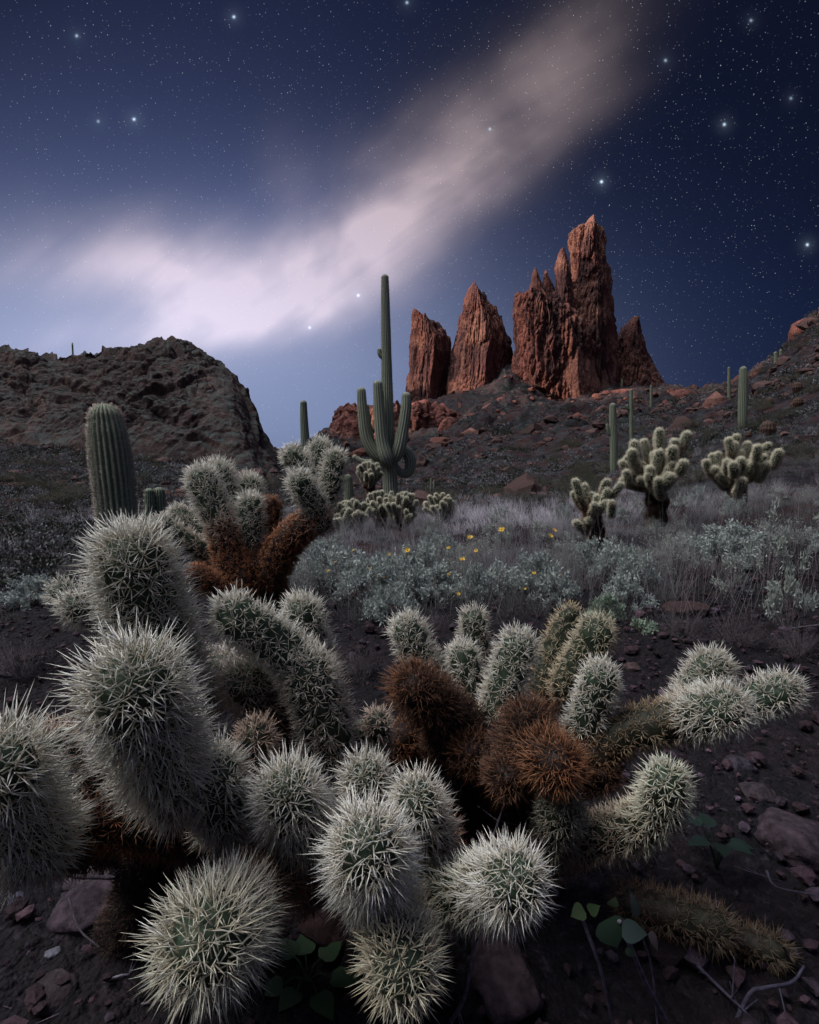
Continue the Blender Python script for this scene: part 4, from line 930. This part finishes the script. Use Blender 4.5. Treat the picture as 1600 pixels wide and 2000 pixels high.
    for i, (px, py, w, h, y, l) in enumerate(Ol): shrub('olive', px, py, w, h, l, 'bush', 'olive bushes on the slopes', 'desert_bush', i, y)
    r = np.random.default_rng(8); n = 0
    while n < 48:
        y = math.exp(r.uniform(math.log(2.75), math.log(8.5))); px = r.uniform(570, 1640)
        if px > 1300 and y < 3.8: continue
        q = at_y(px, 1000, y); z = gh(q[0], y); py = 900 + (CAM[2] - z) / y * F
        shrub(['brittle', 'fine', 'brittle', 'spray'][n % 4], px, py, F / y * r.uniform(.10, .19), F / y * r.uniform(.16, .32), 'small silvery shrub that merges into the dense brush around it', 'shrub', 'small shrubs of the dense brush', 'brittlebush', n + 30, y); n += 1
    n = 0
    while n < 95:
        y = math.exp(r.uniform(math.log(11), math.log(70))); px = r.choice([r.uniform(0, 520), r.uniform(820, 1640), r.uniform(1100, 1640)])
        q = at_y(px, 900, y); z = gh(q[0], y); py = 900 + (CAM[2] - z) / y * F
        shrub('olive', px, py, F / y * r.uniform(.35, .9) * max(1, y / 30), F / y * r.uniform(.35, .8) * max(1, y / 30), 'small dark bush among the many dotting the slopes', 'bush', 'small dark bushes dotting the slopes', 'desert_bush', n + 60, y); n += 1
    # barrel cacti on the right hillside
    for i, (px, py, rp, l) in enumerate([(1502, 795, 8, 'brown barrel cactus beside the thick hillside saguaro'), (1557, 768, 9, 'upper brown barrel cactus on the right hillside'), (1558, 795, 9, 'lower brown barrel cactus on the right hillside'), (1500, 850, 14, 'broad round barrel cactus above the farthest right cholla'), (1462, 855, 6, 'small barrel cactus at the foot of the thick saguaro')]):
        y = on_ground_y(px, py, 8); b = at_y(px, py, y); r = rp / F * y; z = gh(b[0], b[1])
        p = empty('barrel_cactus', (b[0], b[1], z), l, 'barrel cactus', 'barrel cacti on the right hillside')
        ribbed('stem', [(b[0], b[1], z - .05), (b[0], b[1], z + r * .7), (b[0], b[1], z + r * 1.1)], [r * .75, r, r * .9], p, 14, 16, .09, .06, i, col=(.045, .03, .022), crest=(.10, .055, .04), scol=(.4, .2, .13))

def scatter_uv(n, r, px0, px1, y0, y1, dens=None):
    px = r.uniform(px0, px1, n); y = np.exp(r.uniform(math.log(y0), math.log(y1), n)); x = (px - 800) / F / CA * y
    if dens is not None:
        k = r.uniform(0, 1, n) < dens(px, y, x); x, y, px = x[k], y[k], px[k]
    return x, y, px
def grass():
    r = np.random.default_rng(5)
    def dens(px, y, x):
        q = np.stack([x * .9, y * .6, 0 * x], 1); n = fbm(q, 3, 77) + .25
        hole = (px > 1330) & (y < 3.8)
        near = np.clip((y - 2.5) / .9, 0, 1)
        return np.clip(n * 1.7, .02, 1) * near * np.where(hole, .12, 1) * np.where(px < 540, .08, 1)
    x, y, px = scatter_uv(7200, r, -150, 1800, 2.4, 20, dens)
    n = len(x); per = 22
    z = ground_h(x, y); X0 = np.repeat(x, per); Y0 = np.repeat(y, per)
    hgt = np.repeat(r.uniform(.10, .27, n) * np.clip(y / 5, .75, 1.25) * (1 + .5 * np.clip(noise3(np.stack([x, y, 0 * x], 1) * .7, 4) * 2, -.5, 1)), per) * r.uniform(.5, 1.15, n * per)
    B_ = np.stack([X0 + r.normal(0, .035, n * per), Y0 + r.normal(0, .035, n * per), np.repeat(z, per) - .02], 1)
    D = np.stack([r.normal(0, .30, n * per), r.normal(0, .30, n * per), np.ones(n * per)], 1); D /= np.linalg.norm(D, axis=1)[:, None]
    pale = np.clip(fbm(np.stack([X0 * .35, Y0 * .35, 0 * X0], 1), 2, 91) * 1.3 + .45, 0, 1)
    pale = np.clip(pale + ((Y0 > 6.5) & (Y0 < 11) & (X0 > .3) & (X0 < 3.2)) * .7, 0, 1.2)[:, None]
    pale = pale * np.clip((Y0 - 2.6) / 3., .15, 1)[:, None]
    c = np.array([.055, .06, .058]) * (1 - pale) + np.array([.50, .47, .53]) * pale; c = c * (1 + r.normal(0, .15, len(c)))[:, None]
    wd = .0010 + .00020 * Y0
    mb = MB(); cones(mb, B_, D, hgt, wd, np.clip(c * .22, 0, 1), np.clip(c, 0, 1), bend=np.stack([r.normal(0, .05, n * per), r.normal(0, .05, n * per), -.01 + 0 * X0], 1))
    tag(mb.build('grass', M_GRASS), 'pale dry grass tufts across the valley floor', 'grass', kind='stuff')
    # dried stalks standing above the shrubs
    x, y, px = scatter_uv(900, r, 520, 1650, 2.6, 7); n = len(x)
    z = ground_h(x, y); D = np.stack([r.normal(0, .22, n), r.normal(0, .22, n), np.ones(n)], 1); D /= np.linalg.norm(D, axis=1)[:, None]
    mb = MB(); cones(mb, np.stack([x, y, z], 1), D, r.uniform(.3, .62, n), np.full(n, .0013), (.12, .11, .115), (.26, .24, .25), bend=r.normal(0, .05, (n, 3)))
    tag(mb.build('dry_grass_stalks', M_GRASS), 'thin pale stalks standing above the shrubs', 'grass', kind='stuff')
def scrub():
    r = np.random.default_rng(15)
    def dens(px, y, x):
        n = fbm(np.stack([x * .12, y * .12, 0 * x], 1), 3, 57) + .35
        return np.where(px < 570, 1., np.clip(n * 1.6, .15, 1))
    x, y, px = scatter_uv(22000, r, -250, 1850, 3.4, 210, dens)
    k = (y > 7) | (px < 590); x, y, px = x[k], y[k], px[k]
    z = ground_h(x, y); n = len(x)
    size = r.uniform(.12, .36, n) * np.clip(y / 22, .45, 3.0) * np.where(px < 570, .85, np.where(y < 14, .4, .85))
    per = 44; k = np.repeat(np.arange(n), per); S = size[k]
    d = r.normal(0, 1, (n * per, 3)); d[:, 2] = np.abs(d[:, 2]); d /= np.linalg.norm(d, axis=1)[:, None]
    pos = np.stack([x[k], y[k], z[k]], 1) + d * (S * r.uniform(.4, 1, n * per))[:, None] * np.array([1, 1, .75])
    D = d + r.normal(0, .6, d.shape); D /= np.linalg.norm(D, axis=1)[:, None]; Sd = np.cross(D, r.normal(0, 1, d.shape)); Sd /= np.linalg.norm(Sd, axis=1)[:, None]
    L = S * .30; Wd = S * .09
    V = np.stack([pos, pos + D * (L * .5)[:, None] + Sd * Wd[:, None], pos + D * L[:, None], pos + D * (L * .5)[:, None] - Sd * Wd[:, None]], 1)
    kind = r.uniform(0, 1, n); cols = np.where((kind < .30)[:, None], np.array([[.17, .18, .195]]), np.where((kind < .72)[:, None], np.array([[.035, .042, .030]]), np.array([[.085, .075, .078]])))
    c = cols[k] * (1 + r.normal(0, .2, n * per))[:, None]
    mb = MB(); mb.add(V.reshape(-1, 3), Q=np.arange(n * per * 4).reshape(-1, 4), col=np.clip(np.repeat(c, 4, 0), .01, 1))
    tag(mb.build('scrub_vegetation', M_LEAF, smooth=False), 'low grey and olive scrub dotting the slopes', 'scrub', kind='stuff')
ICO = None
def ico(sub=2):
    global ICO
    if ICO is None: ICO = {}
    if sub not in ICO:
        import bmesh
        bm = bmesh.new(); bmesh.ops.create_icosphere(bm, subdivisions=sub, radius=1)
        ICO[sub] = (np.array([v.co[:] for v in bm.verts]), np.array([[v.index for v in f.verts] for f in bm.faces])); bm.free()
    return ICO[sub]
def rocks(mb, pos, size, r, sub, cols, flat=.65, rough=.28):
    V0, F0 = ico(sub); nv = len(V0)
    for i in range(len(pos)):
        s = size[i] * np.array([r.uniform(.75, 1.3), r.uniform(.75, 1.3), flat * r.uniform(.7, 1.2)])
        off = r.uniform(0, 90, 3); v = V0 * (1 + rough * 2.2 * noise3(V0 * 1.1 + off, 1) + rough * noise3(V0 * 2.6 + off, 2))[:, None]
        # chipped faces
        for q in range(4):
            nrm = r.normal(0, 1, 3); nrm /= np.linalg.norm(nrm); dd = v @ nrm; lim = r.uniform(.55, .8); v = v - np.outer(np.maximum(dd - lim, 0), nrm)
        a = r.uniform(0, 6.28); R_ = np.array([[math.cos(a), -math.sin(a), 0], [math.sin(a), math.cos(a), 0], [0, 0, 1]])
        mb.add((v * s) @ R_.T + pos[i], T=F0, col=cols[i])
def stones():
    r = np.random.default_rng(25)
    # pebbles: nobody could count them
    n = 9000; x = r.uniform(-2.6, 3.0, n); y = .35 + 4.2 * r.uniform(0, 1, n) ** 1.3
    k = r.uniform(0, 1, n) < np.where((x > .25 * y), 1, .6); x, y = x[k], y[k]; n = len(x)
    z = ground_h(x, y); s = np.exp(r.normal(math.log(.009), .5, n)); s = np.clip(s, .004, .038)
    c = np.array([.030, .021, .028]) * np.exp(r.normal(0, .35, n))[:, None] * np.where(r.uniform(0, 1, n)[:, None] < .25, np.array([[1.5, 1.5, 1.65]]), np.array([[1.15, .95, .9]]))
    mb = MB(); rocks(mb, np.stack([x, y, z + s * .35 + .012], 1), s, r, 1, c, .7)
    tag(mb.build('gravel', M_STONE, smooth=False), 'purplish pebbles strewn over the dark soil', 'gravel', kind='stuff')
    # scree and boulders on the far slopes
    x, y, px = scatter_uv(8500, r, -100, 1750, 16, 200, lambda px, y, x: np.clip(.25 + fbm(np.stack([x * .06, y * .06, 0 * x], 1), 3, 66) * 1.8, .03, 1)); n = len(x)
    z = ground_h(x, y); s = np.clip(np.exp(r.normal(math.log(.24), .55, n)) * np.clip(y / 45, .5, 2.2), .1, 2.2)
    c = np.array([.075, .042, .039]) * np.exp(r.normal(0, .25, n))[:, None] * np.where((y > 75)[:, None], np.array([[1.35, 1.0, .85]]), 1.)
    mb = MB(); rocks(mb, np.stack([x, y, z], 1), s, r, 2, c, .8)
    tag(mb.build('scree', M_STONE, smooth=False), 'reddish boulders and scree scattered over the slopes', 'scree', kind='stuff')
    S = [(985, 1915, 56, 88, (.16, .105, .125), 'large speckled mauve stone below the rightmost front cholla head'), (1560, 1645, 62, 42, (.13, .09, .115), 'flat purplish stone by the right edge'), (175, 1785, 56, 36, (.13, .09, .12), 'flat mauve stone at the lower left'), (170, 1730, 34, 14, (.15, .11, .13), 'narrow slab stone above the flat mauve one'), (107, 1890, 12, 10, (.42, .42, .52), 'small white pebble at the lower left'), (35, 1775, 18, 15, (.17, .17, .24), 'bluish pebble near the left edge'), (1010, 1590, 42, 32, (.20, .14, .16), 'pink-grey stone under the blackened stems'), (1440, 1505, 28, 20, (.13, .11, .15), 'grey stone on open gravel right of the curled arm'), (1480, 1560, 30, 20, (.12, .09, .11), 'rounded dark stone below the grey one'), (1235, 1305, 16, 11, (.22, .14, .14), 'pinkish pebble behind the right cholla joints'), (1345, 1195, 40, 14, (.13, .07, .07), 'flat reddish slab in the clearing at the right'), (1590, 1690, 24, 20, (.17, .08, .07), 'reddish stone at the right border'), (640, 1840, 40, 28, (.12, .06, .06), 'dark red stone behind the lone green leaves'), (100, 1960, 34, 20, (.11, .08, .09), 'dull stone near the lower left corner')]
    for i, (px, py, rx, ry, c, l) in enumerate(S):
        y = on_ground_y(px, py + ry * .6, .5, 20) + .02; b = at_y(px, py, y); g = gh(b[0], b[1]); s = rx / F * math.hypot(y, .6) * 1.15
        V0, F0 = ico(4); off = np.array([i * 7.3, 2, 5]); v = V0 * (1 + .38 * noise3(V0 * .9 + off, 1) + .20 * noise3(V0 * 2.3 + off, 2) + .09 * noise3(V0 * 6 + off, 3) + .04 * noise3(V0 * 15 + off, 4))[:, None]
        for q in range(5):
            nrm = r.normal(0, 1, 3); nrm /= np.linalg.norm(nrm); dd = v @ nrm; lim = r.uniform(.6, .85); v = v - np.outer(np.maximum(dd - lim, 0), nrm) * .85
        k = ry / rx; v = v * s * np.array([1, .9 if k < 1 else 1.2, min(k, 1.1) * .75])
        mb = MB(); c_ = np.array(c) * .32 * (1 + .6 * np.clip(noise3(V0 * 9 + off, 6), -.5, 1))[:, None]
        mb.add(v + np.array([b[0], b[1], g + s * .18]), T=F0, col=c_)
        tag(mb.build('stone', M_STONE, origin=(b[0], b[1], g)), l, 'stone', 'stones lying on the gravel')
FLOWERS = [(980, 1035, 9), (918, 1050, 8), (796, 1075, 8), (930, 1076, 6), (1083, 1036, 7), (1075, 1047, 8), (876, 1070, 5), (873, 1095, 6), (903, 1093, 8), (1043, 1120, 6), (1093, 1124, 6), (876, 1122, 5), (895, 1160, 6), (862, 1188, 6), (1026, 1150, 4), (1029, 1176, 4), (760, 1083, 4), (690, 1075, 3), (633, 1100, 4), (641, 1115, 4), (655, 1098, 3), (720, 1110, 3), (750, 1128, 3)]
def flowers():
    r = np.random.default_rng(35)
    for i, (px, py, rp) in enumerate(FLOWERS):
        y = r.uniform(2.9, 3.6) if py > 1060 else r.uniform(3.2, 3.9)
        h = at_y(px, py, y); bx, by = h[0] + r.uniform(-.08, .08), h[1] + r.uniform(0, .15); bz = gh(bx, by)
        near = ['over the ' + w for w in ('pale grass band', 'silvery shrubs', 'dark gap')]
        side = 'topmost and brightest yellow flower over the pale grass' if i == 0 else None
        lab = side or f"{'bright yellow' if rp > 6 else 'small yellow'} flower on a thin stalk, {FL_POS[i]}"
        p = empty('desert_flower', (bx, by, bz), lab, 'flower', 'yellow desert flowers')
        mb = MB(); m = (np.array([bx, by, bz]) + h) / 2 + r.normal(0, .02, 3); tube(mb, [(bx, by, bz), m, h], [.0016, .0013, .001], 5, 10, (.17, .17, .13)); mb.build('stem', M_GRASS, p)
        R_ = rp / F * y * .72; tl = r.normal(0, .5, 3); up = np.array([tl[0] * .5, -.55 + tl[1] * .3, .8]); up /= np.linalg.norm(up)
        u = np.cross(up, [1, .1, 0]); u /= np.linalg.norm(u); v = np.cross(up, u)
        mb = MB(); npt = 8
        for k in range(npt):
            a = k / npt * 6.283 + r.normal(0, .08); d = u * math.cos(a) + v * math.sin(a); w = np.cross(up, d)
            lift = r.uniform(.25, .6)
            A = [h, h + d * R_ * .45 + w * R_ * .26 + up * R_ * .15 * lift, h + d * R_ + w * R_ * .2 + up * R_ * lift, h + d * R_ * 1.05 - w * R_ * .2 + up * R_ * lift, h + d * R_ * .45 - w * R_ * .26 + up * R_ * .15 * lift]
            mb.add(np.array(A), T=[[0, 1, 4], [1, 2, 3], [1, 3, 4]], col=(.85, .56, .08))
        mb.build('petal_ring', M_PETAL, p, smooth=False)
        V0, F0 = ico(1); mb = MB(); mb.add(V0 * R_ * .26 + h + up * R_ * .12, T=F0, col=(.5, .2, .02)); mb.build('flower_centre', M_PETAL, p)
FL_POS = ['topmost', 'left of the topmost one', 'above the middle silvery shrub', 'just below and right of the second one', 'upper of the close pair at the right', 'lower of the close pair at the right', 'highest of the column left of the pale grass', 'left one of the three in a short row', 'right one of the three in a short row', 'left one of two above the dense silvery shrub', 'right one of two above the dense silvery shrub', 'under the short row', 'hanging over the dark gap', 'lowest of all, near the pale upright joints', 'low and dull over the dark gap', 'lowest at the right of the dark gap', 'left of the one above the middle shrub', 'near the two-armed cholla', 'far left, upper', 'far left, lower', 'far left, right-hand of its small cluster', 'among grass left of the middle shrub', 'low in the left silvery shrub']
def leaf_blade(mb, c, d, up, L, Wd, col, cup=.15, notch=.0):
    """broad leaf: fan of 12 outline points with a folded midrib"""
    d = d / np.linalg.norm(d); s = np.cross(d, up); s /= np.linalg.norm(s); n = np.cross(s, d)
    V = []; rows = 12
    for i in range(rows):
        t = i / (rows - 1); w = Wd * (math.sin(math.pi * min(1, (t + .06)) ** .62) ** .9) * (1 + .03 * math.sin(i * 2.4 + L * 900)) if t < 1 else 0
        b = c + d * L * t - n * cup * L * t * t
        V += [b - s * w + n * cup * w * .6, b, b + s * w + n * cup * w * .6]
    Q = []
    for i in range(rows - 1):
        for j in range(2): a = i * 3 + j; Q.append([a, a + 1, a + 4, a + 3])
    mb.add(np.array(V), Q=Q, col=col)
def green_plants():
    r = np.random.default_rng(45)
    defs = [('leafy_sprout', 600, 1900, .80, 7, 46, (.035, .07, .03), 'low dark green leafy sprout between the two lowest front heads', 0),
            ('leafy_sprout', 1400, 1680, .95, 6, 32, (.018, .036, .027), 'dim round-leaved sprout on the gravel at the right', .06),
            ('leafy_sprout', 850, 1540, 1.1, 4, 18, (.06, .1, .05), 'small leafy sprout under the blackened stems', 0)]
    for nm, px, py, zc, n, lp, col, lab, hgt in defs:
        b = P(px, py, zc); y = on_ground_y(px, py + 20, .5, 10); g = at_y(px, py + 10, y); g[2] = gh(g[0], g[1]); p = empty(nm, g, lab, 'leafy plant', 'green leafy sprouts')
        k = y / F * 1.25
        for q in range(n):
            a = q / n * 6.283 + r.normal(0, .3); d = np.array([math.cos(a), math.sin(a) * .8, r.uniform(.15, .6)]); st = g + np.array([math.cos(a), math.sin(a), 0]) * .01; j = st + d * lp * k * r.uniform(.3, .8) + [0, 0, hgt]
            mb = MB(); tube(mb, [g, (g + j) / 2 + [0, 0, .01], j], [.0015] * 3, 5, 8, np.array(col) * .9); leaf_blade(mb, j, d * [1, 1, .3], np.array([0, 0, 1.]), lp * k * r.uniform(.9, 1.3), lp * k * .42, np.array(col) * r.uniform(.8, 1.25)); mb.build('leaf', M_LEAF, p)
    # tall bare-stemmed vine with broad leaves
    g = at_y(1215, 1985, .78); g[2] = gh(g[0], g[1]); p = empty('broad_leaved_vine', g, 'trailing plant with long bare stems and broad green leaves at the bottom right of centre', 'leafy plant')
    def stem(pts, rad=.0022, col=(.16, .14, .19)):
        mb = MB(); tube(mb, [P(*q) for q in pts], [rad] * len(pts), 6, 16, col); mb.build('stem', M_BARK, p)
    stem([(1200, 2020, .74), (1175, 1900, .70), (1140, 1800, .68)]); stem([(1300, 1990, .76), (1262, 1920, .72), (1228, 1840, .68), (1210, 1800, .66)], .003); stem([(1285, 2010, .76), (1275, 1900, .72), (1255, 1830, .68)], .0015)
    for px, py, zc, dx, dz, L, w, c in [(1185, 1795, .66, .2, -.5, 60, 32, (.03, .055, .036)), (1215, 1815, .65, .9, -.1, 52, 20, (.032, .048, .045)), (1245, 1790, .66, -.25, .9, 58, 9, (.055, .075, .07)), (1140, 1775, .68, -.5, -.2, 30, 16, (.035, .055, .025)), (1150, 1780, .68, .5, .4, 26, 12, (.028, .05, .022)), (1195, 1770, .67, .1, .5, 24, 11, (.07, .11, .06)), (1270, 1820, .68, .3, -.7, 44, 8, (.10, .08, .09)), (1225, 1850, .68, .5, -.6, 26, 10, (.06, .09, .06))]:
        mb = MB(); leaf_blade(mb, P(px, py, zc), np.array([dx, -.15, dz]), np.array([0, -.8, .5]), L / F * zc, w / F * zc, np.array(c)); mb.build('leaf', M_LEAF, p)
def sticks():
    defs = [([(1430, 2010, .80), (1465, 1955, .80), (1500, 1928, .80), (1550, 1915, .82), (1575, 1880, .84)], .0034, (.06, .055, .085), 'forked pale dead branch on the ground at the bottom right corner'),
            ([(1360, 1885, .86), (1400, 1925, .83), (1450, 1975, .80), (1475, 2010, .79)], .0026, (.07, .06, .09), 'thin grey twig crossing toward the forked branch'),
            ([(885, 2000, .72), (905, 1930, .66), (925, 1850, .62), (945, 1800, .62)], .0026, (.2, .17, .2), 'curved grey stem left of the large mauve stone'),
            ([(85, 1655, 1.0), (130, 1690, .98), (200, 1712, .98), (330, 1715, 1.0)], .005, (.05, .04, .05), 'black stick lying behind the lower left stones'),
            ([(140, 1750, .96), (155, 1810, .92), (205, 1860, .9)], .0022, (.06, .05, .06), 'thin dark twig over the flat mauve stone'),
            ([(0, 1985, .82), (90, 1972, .82), (180, 1972, .82), (290, 1962, .82)], .003, (.16, .12, .15), 'pale twig along the bottom left edge'),
            ([(160, 1935, .86), (230, 1910, .86), (270, 1905, .88)], .0022, (.2, .18, .22), 'short pale twig left of the lowest left head'),
            ([(960, 1640, .86), (980, 1560, .86), (985, 1500, .84)], .002, (.14, .12, .15), 'grey stalk in front of the blackened stems'),
            ([(1320, 1590, 1.2), (1340, 1540, 1.2), (1352, 1490, 1.2)], .0018, (.18, .15, .18), 'slim stalk right of the curled cholla arm'),
            ([(1480, 1260, 2.6), (1520, 1235, 2.6), (1600, 1220, 2.6)], .006, (.12, .11, .13), 'long dead twig behind the right cholla heads'),
            ([(1500, 1700, .98), (1520, 1735, .95), (1590, 1745, .95)], .0022, (.08, .075, .10), 'kinked grey twig near the right edge')]
    for pts, rad, c, lab in defs:
        W = [P(*q) for q in pts]; mb = MB(); r = np.random.default_rng(len(lab))
        W = [w + r.normal(0, rad * 1.2, 3) for w in W]
        tube(mb, W, np.linspace(rad, rad * .55, len(W)), 8, 24, c)
        for q in range(3):
            i = r.integers(0, len(W) - 1); a = (W[i] + W[i + 1]) / 2; tube(mb, [a, a + r.normal(0, .03, 3) + [0, 0, .01]], [rad * .45, rad * .2], 5, 6, c)
        tag(mb.build('dead_twig', M_BARK, origin=W[0]), lab, 'twig', 'dead twigs on the ground')
shrubs(); grass(); scrub(); stones(); flowers(); green_plants(); sticks()
